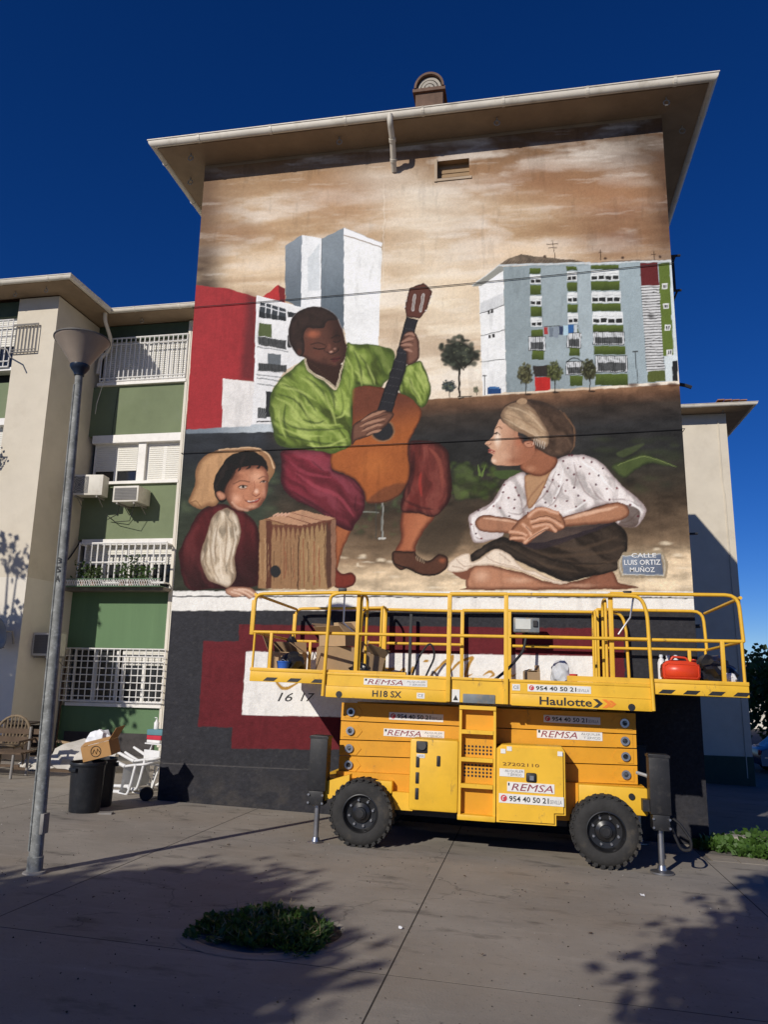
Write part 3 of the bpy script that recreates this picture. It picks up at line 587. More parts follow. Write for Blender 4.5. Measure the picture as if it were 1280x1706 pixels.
cv.spot(*fK('590,300')[0],18,16,(216,166,134),.8); cv.spot(*fK('450,440')[0],15,12,(222,172,142),.7); cv.spot(*fK('640,400')[0],5,14,(206,150,122),.6); cv.spot(*fK('560,495')[0],12,5,(214,166,136),.7); cv.spot(*fK('480,300')[0],10,10,(150,94,66),.5)
for s_ in ('400,200 440,260 420,320','470,180 480,236 465,262','540,170 545,228 520,244','600,180 605,232 588,240','640,210 650,250'): ln(fK,s_,3.6,(34,28,28),1.2,.95,taper=True)
for a_ in ((500,362),(638,330)): cv.spot(*fK(f'{a_[0]},{a_[1]}')[0],8,4.6,(128,80,60),.7)
cv.fill(fK('472,366 495,355 524,360 515,371 488,373'),(196,178,160),.9); cv.spot(*fK('500,363')[0],3.2,2.8,(34,24,22),1,.5); ln(fK,'466,366 495,352 530,360',1.5,(44,30,26),.9); ln(fK,'470,372 495,378 522,372',1,(120,78,60),1.2,.7); ln(fK,'438,346 485,324 545,332',2,(84,54,42),1.6,.7)
cv.fill(fK('618,334 636,327 656,331 640,338'),(180,160,144),.9); cv.spot(*fK('638,331')[0],2.4,2.1,(36,26,24),1,.5); ln(fK,'612,336 636,323 662,331',1.3,(48,32,28),.9); ln(fK,'604,312 635,298 662,308',1.8,(88,58,46),1.6,.7)
cv.fill(fK('384,380 420,320 450,270 470,300 440,360 430,430 420,490 388,432'),(132,84,62),7,a=.6); cv.spot(*fK('655,300')[0],6,16,(150,96,72),.5); ln(fK,'430,470 470,505 530,520',4,(232,190,162),3,.45)
ln(fK,'575,330 580,380 560,410 590,428 612,408',1.2,(150,96,74),1,.8); cv.spot(*fK('590,395')[0],5,6,(236,200,176),.8); ln(fK,'562,414 585,426 608,416',1.1,(112,62,48),.9,.9); 
cv.fill(fK('518,452 560,460 616,436 600,464 562,474 532,466'),(150,66,58),.8); ln(fK,'532,457 565,461 600,449',1.3,(226,214,202),.9); ln(fK,'512,450 556,468 618,434',.9,(84,40,36),.8,.8); ln(fK,'500,425 508,448 520,462',1,(140,88,68),1,.7)
cv.fill(fK('320,400 350,392 380,410 384,440 352,456 330,432'),(196,142,112),1,edge=(140,92,70),ew=4)
cv.fill(fK('290,580 340,522 400,508 458,550 482,630 480,700 444,830 452,960 402,1032 340,1012 270,982 218,870 224,780 260,680'),(200,182,156),1.2,edge=(146,124,102),ew=9,folds=(85,7,.55,(232,220,200)))
for s_ in ('300,620 280,760 300,900 340,990','340,600 310,740 320,880','420,600 440,720 410,850 420,960','380,560 390,700 370,900','260,760 250,860 290,950'): ln(fK,s_,3,(150,126,100),2,.6,taper=True)
for s_ in ('320,640 300,760 310,860','400,620 410,740 390,880','440,640 450,720 430,820','350,720 350,900 370,990'): ln(fK,s_,3.6,(232,218,196),2,.7,taper=True)
# --- girl: legs, petticoat, skirt
TN, TND, TNL = (188,136,104), (116,74,54), (228,188,158)
cv.fill(fW('164,950 190,890 260,872 360,896 450,915 560,958 700,955 860,902 905,960 960,992 200,997 168,985'),TN,1.2,edge=TND,ew=8,grad=(*fW('300,930')[0],*fW('900,960')[0],(150,100,76))); cv.spot(*fW('240,930')[0],20,16,TNL,.6); cv.spot(*fW('420,950')[0],34,8,TNL,.5); cv.spot(*fW('720,975')[0],40,5,TNL,.4)
cv.fill(fW('84,900 165,893 190,895 166,950'),(134,86,64),1.4)
cv.fill(fW('180,832 330,742 420,762 560,762 800,692 880,668 942,720 948,800 922,880 860,912 760,934 650,957 520,905 400,850 300,802 200,862'),(68,57,48),1.4,edge=(42,37,34),ew=12,mottle=.12,folds=(20,13,.45,(100,84,70)))
for s_ in ('430,770 560,830 800,820 930,790','400,800 520,870 700,910','560,770 700,800 900,740','640,850 760,880 900,850'): ln(fW,s_,6,(98,80,64),4,.55,taper=True)
for s_ in ('420,780 620,860 860,870','350,780 460,840 600,920'): ln(fW,s_,4,(36,32,30),3,.6,taper=True)
cv.fill(fW('430,762 560,700 700,690 880,672 700,745 520,800'),(62,52,58),3,a=.75)
cv.fill(fW('74,890 100,850 175,818 200,862 300,802 370,820 440,890 500,905 580,945 662,958 600,968 500,932 420,902 300,880 200,884 160,905 90,910'),(228,212,192),1,edge=(190,168,146),ew=4)
for s_ in ('120,850 150,880 190,880','260,830 300,860 420,890','330,820 380,860','100,880 150,895'): ln(fW,s_,1.6,(176,150,130),1.2,.7)
# --- girl: blouse
BL, BLS = (224,215,210), (164,148,146)
cv.fill(fW('452,430 380,450 340,490 290,570 200,622 178,652 190,730 216,770 330,742 345,712 400,690 450,640 470,600 456,520'),BL,1.1,edge=BLS,ew=7,folds=(60,9,.4,(240,236,232)))
cv.fill(fW('612,362 690,343 760,350 830,390 900,470 980,540 1032,592 1034,630 986,692 905,682 880,640 870,580 800,592 640,646 560,612 520,596 455,652 442,600 500,560 540,470 580,410'),BL,1.1,edge=BLS,ew=7,folds=(60,9,.4,(240,236,232)))
for s_ in ('700,430 740,520 800,560','690,380 700,440 690,500','600,420 560,520 500,580','640,480 600,560 560,600','860,560 930,560 1010,590','880,650 940,670 1000,620','760,470 800,540 840,570','330,510 290,580 230,620','400,500 430,560 440,620','370,620 420,630 450,610','200,680 210,740 260,752'): ln(fW,s_,2.6,(150,132,130),1.8,.65,taper=True)
for s_ in ('720,370 800,430 880,520','640,400 620,500 580,580','940,560 1000,600 1020,625','350,500 320,560 260,610','760,560 700,600 640,620','200,650 195,700 215,750'): ln(fW,s_,3.4,(244,240,236),2,.7,taper=True)
cv.fill(fW('905,600 960,588 1010,620 985,690 905,682 930,640'),(92,72,62),1.6,a=.85); cv.fill(fW('225,700 300,716 345,714 330,740 250,752'),(206,196,192),1.5)
cv.fill(fW('456,440 540,440 592,400 612,366 560,460 525,540 475,605 458,560 450,490'),(186,146,108),1.2,edge=(150,108,76),ew=4); ln(fW,'458,590 480,540 540,470',2.6,(150,108,78),2,.6)
rnd = random.Random(4)
for x, y in ((665,345),(735,360),(775,378),(806,443),(848,508),(897,505),(660,408),(690,440),(655,465),(615,440),(650,518),(710,540),(593,552),(615,495),(560,520),(690,500),(795,487),(762,435),(740,565),(655,565),(700,592),(600,590),(636,372),(585,465),(550,575),(403,502),(370,550),(345,525),(420,540),(330,600),(300,590),(375,640),(280,640),(350,490),(400,600),(225,612),(190,680),(215,725),(240,748),(400,560),(860,560),(960,585),(1000,640),(465,622),(500,600),(720,400),(830,410),(545,500),(680,345)): cv.spot(*fW(f'{x},{y}')[0],2.5,2.3,rnd.choice([(104,44,56),(128,60,66),(84,46,60)]),.9,.5)
# --- girl: arms and hands
cv.fill(fW('926,578 870,574 760,610 640,642 600,662 622,692 700,686 860,672 935,652 956,612'),(178,128,96),1,edge=TND,ew=7); ln(fW,'640,655 760,625 900,595',6,TNL,3,.7,taper=True)
cv.fill(fW('212,662 258,634 400,654 445,682 400,718 260,716 220,700'),(176,126,96),1,edge=TND,ew=6); ln(fW,'250,650 330,656 410,672',4,TNL,2.5,.7,taper=True)
cv.fill(fW('378,718 420,660 470,622 522,594 622,626 645,690 600,716 540,712 470,772 440,768 384,752'),(172,122,90),1,edge=TND,ew=6)
for s_, w in (('470,640 520,605 610,625',7),('480,665 560,650 630,690',6.5),('490,690 560,680 600,710',6),('440,680 465,700 478,728',6.5),('380,716 430,720 455,732',6),('384,748 430,744 450,750',5),('450,765 500,730 560,695',6.5)): ln(fW,s_,w,(198,146,114),1.2,.95); ln(fW,s_,w*.4,TNL,1.6,.65)
for s_ in ('480,655 560,640 625,668','486,678 560,668 610,700','455,690 480,715','390,735 440,735','470,752 520,718 570,700'): ln(fW,s_,1.2,(92,56,40),.9,.85)
# --- girl: neck, head, scarf
cv.fill(fW('428,396 505,312 600,352 598,400 540,442 470,434'),(162,106,76),1.2,edge=(112,66,46),ew=6); cv.spot(*fW('480,410')[0],14,8,(198,146,112),.6)
cv.fill(fW('335,160 352,110 420,78 520,82 620,128 680,200 692,280 672,332 600,354 530,326 490,300 460,260 400,200'),(92,72,58),2.6,edge=(70,56,48),ew=9,mottle=.25,folds=(40,9,.35,(120,96,76)),halo=(fW('620,128 680,200 692,280 672,332'),(150,116,84))); ln(fW,'640,140 690,220 690,300',2,(140,104,74),2,.6)
cv.fill(fW('330,168 352,192 412,222 418,252 444,292 482,284 500,304 490,342 440,388 382,397 302,390 290,362 296,345 274,330 284,318 272,300 260,286 296,252 304,216 318,190'),(206,164,134),1,grad=(*fW('300,300')[0],*fW('460,330')[0],(170,112,82)))
cv.spot(*fW('318,262')[0],9,22,(240,220,198),.85); cv.spot(*fW('345,350')[0],20,14,(216,174,144),.6); cv.spot(*fW('300,372')[0],7,6,(236,210,186),.7); cv.spot(*fW('400,370')[0],22,8,(150,94,68),.5); cv.spot(*fW('420,280')[0],12,14,(186,112,78),.5)
ln(fW,'300,242 316,236 330,246',1.6,(52,34,28),.8); ln(fW,'304,216 322,206 338,218',1.6,(110,76,56),1,.8); cv.spot(*fW('312,242')[0],2.2,2,(40,28,26),1,.4); ln(fW,'266,290 278,294 286,286',1.2,(120,70,54),.8,.9)
ln(fW,'274,318 292,320 306,326',1.8,(168,86,76),.9); ln(fW,'276,330 292,334 302,336',1.8,(182,104,92),.9); ln(fW,'274,324 304,329',.8,(104,52,46),.7)
cv.fill(fW('446,284 470,272 496,282 494,304 466,312 450,302'),(198,142,112),1,edge=(136,84,62),ew=3); ln(fW,'460,290 480,284 486,298',1,(120,70,52),.8)
cv.fill(fW('334,150 358,110 430,84 490,118 536,186 566,244 556,304 500,276 452,246 400,226 356,194'),(184,156,124),1.6,edge=(138,112,88),ew=9,folds=(35,7,.35,(216,194,164)))
for s_, c in (('350,140 430,170 540,240',(140,108,80)),('370,110 460,140 550,230',(222,198,166)),('345,165 420,205 520,262',(222,198,166)),('400,92 480,130 530,190',(134,102,76)),('380,200 450,230 550,285',(150,116,86))): ln(fW,s_,2.2,c,2,.5,taper=True)
for i in range(6): ln(fW,f'{498+i*10},{262+i*4} {492+i*10},{292+i*4}',1.3,(226,214,198),1,.6)
cv.fill(fW('410,84 430,68 455,72 458,90 430,98'),(176,146,114),1.2); 
# --- street plaque
quad(fW,'900,862 928,815 1120,808 1146,872 1136,942 912,936',(164,148,122)); quad(fW,'922,832 1110,824 1122,926 928,922',(134,146,163),grad=(*fW('930,840')[0],*fW('1110,920')[0],(108,118,136))); ln(fW,'918,838 912,880 925,926',2.6,(196,186,164)); ln(fW,'1116,830 1128,880 1122,930',2.4,(188,178,158)); ln(fW,'922,832 1110,824',1.4,(196,196,190)); ln(fW,'928,922 1122,926',1.4,(196,196,190))
# --- white band, dark plinth, maroon and white fields
def band(v0, col, a=1.0, edge=.8):
    lo = v0+(U-289)*0.0008; return ss(lo-edge, lo+edge, V)
C = cv.C
for v0, col, mot in ((984.5,(232,229,222),.05),(1017,(61,61,66),.28)):
    a = band(v0, col)[:, None]; n_ = (1+mot*2*(fbm(U/5, V/3, 61, 4)-.5))[:, None]; C = C*(1-a)+np.array(lin(col))*n_*a
cv.C = C
ln(fP,'280,993.5 700,994 1170,996',2.2,(84,84,86))
cv.fill(fK('384,1042 440,1028 520,1034 566,1046 610,1084 622,1112 586,1100 560,1104 540,1112 500,1086 460,1100 392,1078'),(190,148,122),1,edge=(134,92,72),ew=4)
for s_ in ('440,1050 500,1062 560,1098','470,1044 540,1058 600,1096','420,1062 470,1076 500,1090'): ln(fK,s_,2.6,(226,194,170),1.2,.8)
ln(fP,'258,1270 400,1277 560,1284 760,1294',1.3,(124,120,116),1,.45)
dst = (ss(.75, -.1, cv.Z+.0247*cv.X)*ss(.38, .7, fbm(cv.X*5, cv.Z*7, 111, 5)))[:, None]*.28; cv.C = cv.C*(1-dst)+np.array(lin((112,104,94)))*dst      # dust and scuffs along the foot
chp = (ss(1010, 1030, V)*ss(.70, .76, fbm(cv.X*14, cv.Z*14, 121, 4)))[:, None]*.1; cv.C = cv.C*(1-chp)+np.array(lin((120,116,112)))*chp
MQ = dict(mottle=.16)
quad(fP,'398,1040 1040,1047 1043,1252 385,1247 387,1212 330,1210 339,1068 398,1068',(112,40,47),1,**MQ)
quad(fP,'410,1085 993,1093 996,1202 403,1191',(228,226,222),1)
def gold(s_, w): ln(fA,s_,w,(184,142,56),.8,1,taper=True)
for s_, w in (('262,452 215,480 205,505 235,532 285,515 325,480',5),('590,440 680,436 760,440 690,458 620,456',4),('772,468 800,440 806,446 795,468',3.4),('838,468 850,432 848,468',4),('930,470 985,418 1030,382 1036,392 1012,470',5.5),('1012,470 1060,414 1128,384 1112,420 1098,470 1130,462',5.5),('1180,470 1210,452 1232,466 1212,480',4),('1280,466 1302,452 1316,470 1336,462',4),('900,402 922,398',5)): gold(s_, w)
# every coat is a little patchy and weathered
wx = 1+.10*(fbm(cv.X*2.2, cv.Z*2.2, 71, 5)-.5)*2; wx *= 1-.10*ss(.62,.75,fbm(cv.X*9, cv.Z*1.6, 81, 4)); cv.C *= wx[:, None]
seam = np.abs(U-(640-(V-300)*0.004)-2*(fbm(V/20,V/20,91,3)-.5)*3); t = ((1-ss(.4,1.5,seam))*ss(300,330,V)*ss(490,470,V)*.35)[:, None]; cv.C = cv.C*(1-t)+np.array(lin((236,226,208)))*t
lum = (cv.C@np.array([.3,.59,.11]))[:, None]; cv.C = cv.C*.9+lum*.1; cv.C = 1.03*np.clip(cv.C,0,1)**1.16
dry = fbm(U/2.6, V/2.6, 101, 3)-.5; cv.C *= (1+.22*dry)[:, None]                # dry brush over the grain of the render
cv.C = np.clip(cv.C, 0.006, 0.82)

def mural_mesh(parent, hole):
    nx, nz = cv.nx, cv.nz; n = nx*nz
    co = np.stack([cv.X, np.full(n, 0.0), cv.Z], 1)
    i, j = np.meshgrid(np.arange(nx-1), np.arange(nz-1)); a = (j*nx+i).ravel()
    q = np.stack([a, a+1, a+1+nx, a+nx], 1)
    cx, cz = cv.X[a], cv.Z[a]; x0, x1, z0, z1 = hole
    q = q[~((cx > x0) & (cx < x1-.012) & (cz > z0) & (cz < z1-.012))]
    me = bpy.data.meshes.new('mural'); me.vertices.add(n); me.vertices.foreach_set('co', co.ravel())
    me.loops.add(q.size); me.loops.foreach_set('vertex_index', q.ravel().astype(np.int32)); me.polygons.add(len(q))
    me.polygons.foreach_set('loop_start', np.arange(0, q.size, 4, dtype=np.int32)); me.update(calc_edges=True)
    at = me.attributes.new('paint', 'FLOAT_COLOR', 'POINT'); at.data.foreach_set('color', np.concatenate([cv.C, np.ones((n,1))], 1).ravel().astype(np.float32))
    mt = bpy.data.materials.new('wall paint'); mt.use_nodes = True; t = mt.node_tree; nn = t.nodes; b = nn['Principled BSDF']; b.inputs['Roughness'].default_value = .62; b.inputs['Specular IOR Level'].default_value = .12
    at_ = nn.new('ShaderNodeAttribute'); at_.attribute_name = 'paint'; g = nn.new('ShaderNodeNewGeometry')
    nz1 = nn.new('ShaderNodeTexNoise'); nz1.inputs['Scale'].default_value = 60; nz1.inputs['Detail'].default_value = 5; t.links.new(g.outputs['Position'], nz1.inputs['Vector'])
    mr = nn.new('ShaderNodeMapRange'); mr.inputs[1].default_value = .3; mr.inputs[2].default_value = .7; mr.inputs[3].default_value = .9; mr.inputs[4].default_value = 1.08; t.links.new(nz1.outputs['Fac'], mr.inputs[0])
    mx = nn.new('ShaderNodeMix'); mx.data_type = 'RGBA'; mx.blend_type = 'MULTIPLY'; mx.inputs['Factor'].default_value = 1; t.links.new(at_.outputs['Color'], mx.inputs['A']); t.links.new(mr.outputs[0], mx.inputs['B']); t.links.new(mx.outputs['Result'], b.inputs['Base Color'])
    nz2 = nn.new('ShaderNodeTexNoise'); nz2.inputs['Scale'].default_value = 28; nz2.inputs['Detail'].default_value = 8; nz2.inputs['Roughness'].default_value = .7; t.links.new(g.outputs['Position'], nz2.inputs['Vector'])
    bp = nn.new('ShaderNodeBump'); bp.inputs['Strength'].default_value = .3; bp.inputs['Distance'].default_value = .02; t.links.new(nz2.outputs['Fac'], bp.inputs['Height']); t.links.new(bp.outputs[0], b.inputs['Normal'])
    me.materials.append(mt)
    return link(bpy.data.objects.new('mural', me), parent)
# ------------------------------------------------------------------ buildings
M_BEIGE = mat('beige render', (0.60, 0.54, 0.435), 0.85, var=0.06, vscale=1.5, bump=0.25, bscale=60, dirt=(0.45,0.39,0.30), dscale=1.6, damt=0.35)
M_CREAM = mat('pale render', (0.67, 0.625, 0.54), 0.85, var=0.06, vscale=1.2, bump=0.25, bscale=60, dirt=(0.48,0.44,0.37), dscale=1.4, damt=0.3)
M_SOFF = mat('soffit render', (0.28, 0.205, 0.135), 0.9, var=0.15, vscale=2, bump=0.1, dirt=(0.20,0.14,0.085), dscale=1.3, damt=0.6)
M_GUT = mat('cream gutter', (0.64, 0.59, 0.50), 0.5, var=0.1, vscale=2.5, dirt=(0.33,0.28,0.21), dscale=3.5, damt=0.6)
M_GREEN = mat('faded green paint', (0.155, 0.19, 0.105), 0.85, var=0.1, vscale=1.3, bump=0.2, bscale=70, dirt=(0.19,0.22,0.14), dscale=0.9, damt=0.6)
M_GREEN2 = mat('bright green paint', (0.105, 0.185, 0.09), 0.8, var=0.1, vscale=1.3, bump=0.2, bscale=70, dirt=(0.15,0.25,0.12), dscale=0.8, damt=0.6, streak=True)
M_GRDK = mat('dark green plinth', (0.05, 0.075, 0.05), 0.85, var=0.15)
M_WHITE = mat('white paint', (0.74, 0.72, 0.68), 0.55, var=0.06, vscale=5, dirt=(0.5,0.46,0.4), dscale=4, damt=0.35)
M_SHUT = mat('roller shutter', (0.68, 0.66, 0.60), 0.55, var=0.05, vscale=4)
M_IRON = mat('white iron', (0.72, 0.71, 0.69), 0.45, var=0.08, vscale=8, dirt=(0.35,0.26,0.18), dscale=9, damt=0.5)
M_RAIL = mat('grey iron', (0.25, 0.235, 0.215), 0.5, var=0.15, vscale=8)
M_GLASS = mat('dark window glass', (0.02, 0.022, 0.025), 0.08, var=0.1, spec=0.6)
M_DARK = mat('dark interior', (0.02, 0.018, 0.016), 0.9)
M_ACW = mat('air conditioner casing', (0.60, 0.57, 0.50), 0.5, var=0.06, dirt=(0.36,0.31,0.24), dscale=5, damt=0.5)
M_ACG = mat('air conditioner grille', (0.13, 0.125, 0.12), 0.5)
M_BLK = mat('black rubber', (0.018, 0.018, 0.02), 0.6, var=0.3, vscale=6)
M_TILE = mat('clay tile', (0.30, 0.16, 0.10), 0.85, var=0.25, vscale=5)
M_BRICK = mat('brown chimney render', (0.14, 0.088, 0.062), 0.9, var=0.25, vscale=4, bump=0.3)
M_CORN = mat('grey cowl', (0.36, 0.33, 0.28), 0.8, var=0.2, vscale=6)

GO = -0.03
def soffit_gutter(par, path, z, inner, closed=False):
    """path: outer gutter line (list of xy), inner: matching wall line"""
    for i in range(len(path)-1):
        (x0,y0),(x1,y1) = path[i], path[i+1]; (a0,b0),(a1,b1) = inner[i], inner[i+1]
        bm = BM(); lo = [(a0,b0),(a1,b1),(x1,y1),(x0,y0)]
        v0 = [bm.verts.new((x,y,z-0.06+(0.035 if k_ > 1 else 0))) for k_,(x,y) in enumerate(lo)]; v1 = [bm.verts.new((x,y,z+0.05)) for x,y in lo]
        bm.faces.new(v0); bm.faces.new(v1)
        for k in range(4): bm.faces.new((v0[k],v0[(k+1)%4],v1[(k+1)%4],v1[k]))
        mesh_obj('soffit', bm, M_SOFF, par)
        d = Vector((x1-x0,y1-y0,0)); L = d.length; d.normalize(); nrm = Vector((d.y,-d.x,0))
        def mit(j):
            if j < 0 or j+1 >= len(path): return nrm
            e = Vector((path[j+1][0]-path[j][0], path[j+1][1]-path[j][1], 0)).normalized(); n2 = Vector((e.y,-e.x,0))
            return (nrm+n2)/(1+nrm.dot(n2))
        mA, mB = mit(i-1), mit(i+1)
        # half-round gutter hung on the edge
        bm = BM(); prof = [(0.0,0.075)]+[(0.062+0.066*math.cos(a), 0.075+0.085*math.sin(a)*1.0-0.0) for a in [math.pi+math.pi*k/8 for k in range(9)]]+[(0.142,0.085),(0.142,0.10),(0.0,0.10)]
        ra = [bm.verts.new(Vector((x0,y0,z+GO))+mA*p+Vector((0,0,q))) for p,q in prof]; rb = [bm.verts.new(Vector((x1,y1,z+GO))+mB*p+Vector((0,0,q))) for p,q in prof]
        for k in range(len(prof)): kk = (k+1)%len(prof); bm.faces.new((ra[k],ra[kk],rb[kk],rb[k]))
        bm.faces.new(ra); bm.faces.new(rb)
        g = mesh_obj('gutter', bm, M_GUT, par, smooth=True, angle=40)
        n = max(1, int(L/1.15))
        for j in range(n):
            c = Vector((x0,y0,z+GO))+d*(L*(j+0.6)/n)
            bm = BM(); pr = [(0.062+0.074*math.cos(a), 0.075+0.093*math.sin(a)) for a in [math.pi+math.pi*k/8 for k in range(9)]]+[(0.150,0.10),(-0.006,0.10)]
            ra = [bm.verts.new(c+nrm*p+Vector((0,0,q))) for p,q in pr]; rb = [bm.verts.new(c+d*0.045+nrm*p+Vector((0,0,q))) for p,q in pr]
            for k in range(len(pr)): kk = (k+1)%len(pr); bm.faces.new((ra[k],ra[kk],rb[kk],rb[k]))
            bm.faces.new(ra); bm.faces.new(rb); mesh_obj('gutter_joint', bm, M_GUT, g)
def hook(par, x, y, z):
    bm = BM(); tube(bm, [(x,y,z+0.03),(x,y,z-0.03)], 0.012, 6)
    tube(bm, [(x+0.045*math.cos(a), y, z-0.075+0.045*math.sin(a)) for a in [2*math.pi*k/10 for k in range(11)]], 0.010, 5)
    mesh_obj('ceiling_hook', bm, M_RAIL, par)
def hip_roof(par, x0, x1, y0, y1, z, h):
    bm = BM(); b = [bm.verts.new(p) for p in ((x0,y0,z),(x1,y0,z),(x1,y1,z),(x0,y1,z))]; i = min(x1-x0, y1-y0)/2
    if x1-x0 <= y1-y0: r = [bm.verts.new(((x0+x1)/2,y0+i,z+h)), bm.verts.new(((x0+x1)/2,y1-i+1e-3,z+h))]; fs = ((b[0],b[1],r[0]),(b[1],b[2],r[1],r[0]),(b[2],b[3],r[1]),(b[3],b[0],r[0],r[1]))
    else: r = [bm.verts.new((x0+i,(y0+y1)/2,z+h)), bm.verts.new((x1-i,(y0+y1)/2,z+h))]; fs = ((b[0],b[1],r[1],r[0]),(b[1],b[2],r[1]),(b[2],b[3],r[0],r[1]),(b[3],b[0],r[0]))
    for f in fs: bm.faces.new(f)
    bm.faces.new(list(reversed(b))); return mesh_obj('roof', bm, M_TILE, par)

# ---- the block with the painted gable
A = thing('apartment_block', 'tall block whose gable wall carries the big guitarist mural', 'building')
VENT = (4.24, 4.79, 10.115, 10.465)
mural = mural_mesh(A, VENT); mural['label'] = 'mural of a guitarist in green, a boy in a straw hat and a seated girl'
bm = BM(); x0, x1, y0, y1, z0, z1 = 0, WALL_W, 0.002, 8.1, -0.9, 10.82
v = [bm.verts.new(p) for p in ((x0,y0,z0),(x1,y0,z0),(x1,y1,z0),(x0,y1,z0),(x0,y0,z1),(x1,y0,z1),(x1,y1,z1),(x0,y1,z1))]
for q in ((1,2,6,5),(2,3,7,6),(3,0,4,7)): bm.faces.new([v[i] for i in q])
mesh_obj('wall', bm, M_BEIGE, A)
bm = BM(); a, b, c, d = VENT                                              # recessed vent under the eave
pts = [(a,c),(b,c),(b,d),(a,d)]; f_ = [bm.verts.new((x,0,z)) for x,z in pts]; k_ = [bm.verts.new((x,0.14,z)) for x,z in pts]
bm.faces.new(k_)
for i in range(4): bm.faces.new((f_[i], f_[(i+1)%4], k_[(i+1)%4], k_[i]))
M_VENT = mat('brown vent paint', (0.30, 0.20, 0.11), 0.8, var=0.2)
M_VFR = mat('vent frame paint', (0.40,0.31,0.22), 0.8)
vt = mesh_obj('vent', bm, M_VENT, A)
for i in range(4): bx('vent_slat', a+0.02, b-0.02, 0.128, 0.138, c+0.03+0.08*i, c+0.075+0.08*i, M_VENT, vt)
bx('vent_frame', a-0.05, a-0.001, -0.022, 0.01, c-0.05, d+0.03, M_VFR, vt); bx('vent_frame', a-0.05, b+0.03, -0.018, 0.01, c-0.045, c-0.001, M_VFR, vt)
EZ = 10.94; eo = [(-0.66,8.75),(-0.66,-0.52),(8.49,-0.52),(8.49,8.75)]; ei = [(0.0,8.1),(0.0,0.0),(WALL_W,0.0),(WALL_W,8.1)]
def soffit_slope(z): pass
soffit_gutter(A, eo, EZ, ei)
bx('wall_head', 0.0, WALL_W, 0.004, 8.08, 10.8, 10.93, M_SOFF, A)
hip_roof(A, -0.80, 8.63, -0.655, 8.8, EZ+0.078, 1.15)
for (x,y) in ((-0.12,-0.33),(2.59,-0.31),(5.26,-0.33),(7.9,-0.35),(8.27,0.35),(-0.42,0.3)): hook(A, x, y, EZ-0.06)
dp = tb('downpipe', [(3.53,-0.66,10.93),(3.53,-0.64,10.80),(3.53,-0.40,10.66),(3.50,-0.10,10.42),(3.50,0.0,10.36)], 0.048, M_GUT, A, 12, 0.08)
tb('pipe_collar', [(3.53,-0.42,10.67),(3.528,-0.37,10.64)], 0.058, M_GUT, dp, 12); tb('pipe_collar', [(3.51,-0.17,10.475),(3.505,-0.13,10.445)], 0.058, M_GUT, dp, 12)
ch = bx('chimney', 3.70, 4.22, 1.0, 1.5, 11.2, 12.72, M_BRICK, A)
bx('chimney_cornice', 3.65, 4.27, 0.95, 1.55, 12.72, 12.79, M_BRICK, ch)
def arch(bm, ro, ri, y0, y1, n=14):
    pts = [(3.965+ro*math.cos(a), 12.79+ro*1.12*math.sin(a)) for a in [math.pi*k/n for k in range(n+1)]]+[(3.965+ri*math.cos(a), 12.79+ri*1.12*math.sin(a)) for a in [math.pi*(n-k)/n for k in range(n+1)]]
    for k in range(n):
        q = [pts[k],pts[k+1],pts[2*n-k],pts[2*n+1-k]]; prism_xz(bm, q, y0, y1)
    return bm
mesh_obj('cowl_shell', arch(BM(),0.285,0.245,0.93,1.5), M_BRICK, ch)
for rr in (0.225,0.155,0.085): mesh_obj('cowl_ring', arch(BM(),rr,max(0.0,rr-0.05),0.97+rr*0.1,1.3), M_CORN, ch)
bx('cowl_back', 3.71, 4.22, 1.3, 1.34, 12.79, 13.02, M_DARK, ch)
# brackets on the side wall to the right
M_BKIRON = mat('black iron', (0.03, 0.03, 0.032), 0.5)
bm = BM(); tube(bm, [(7.9,0.5,8.64),(8.14,0.5,8.64)], 0.02, 6); tube(bm, [(7.9,0.5,8.03),(8.12,0.5,8.03)], 0.02, 6); tube(bm, [(8.02,0.5,8.64),(8.02,0.5,8.03)], 0.022, 6); tube(bm, [(8.06,0.5,8.64),(8.06,0.9,8.64),(8.06,0.9,8.03),(8.06,0.5,8.03)], 0.018, 6)
mesh_obj('drying_rack', bm, M_BKIRON, A)
tb('bracket', [(7.89,0.4,6.42),(8.06,0.4,6.38),(8.15,0.4,6.34)], 0.028, M_BKIRON, A, 6); tb('bracket', [(7.89,0.4,4.05),(8.09,0.4,4.055)], 0.018, M_BKIRON, A, 6); tb('bracket', [(7.89,0.3,2.69),(8.02,0.3,2.69)], 0.03, M_BKIRON, A, 6)
# lettering on the painted plaque and the date
M_LET = mat('white lettering', (0.74,0.74,0.72), 0.6); M_LETB = mat('black lettering', (0.02,0.02,0.02), 0.6)
lettering('c1', 7.08, 7.42, 3.645, 3.71, -0.004, M_LET, A); lettering('c2', 6.975, 7.475, 3.54, 3.615, -0.004, M_LET, A); lettering('c3', 7.05, 7.39, 3.435, 3.52, -0.004, M_LET, A)
lettering('d1', 1.84, 2.08, 1.50, 1.63, -0.004, M_LETB, A); lettering('d2', 2.20, 2.42, 1.51, 1.63, -0.004, M_LETB, A)
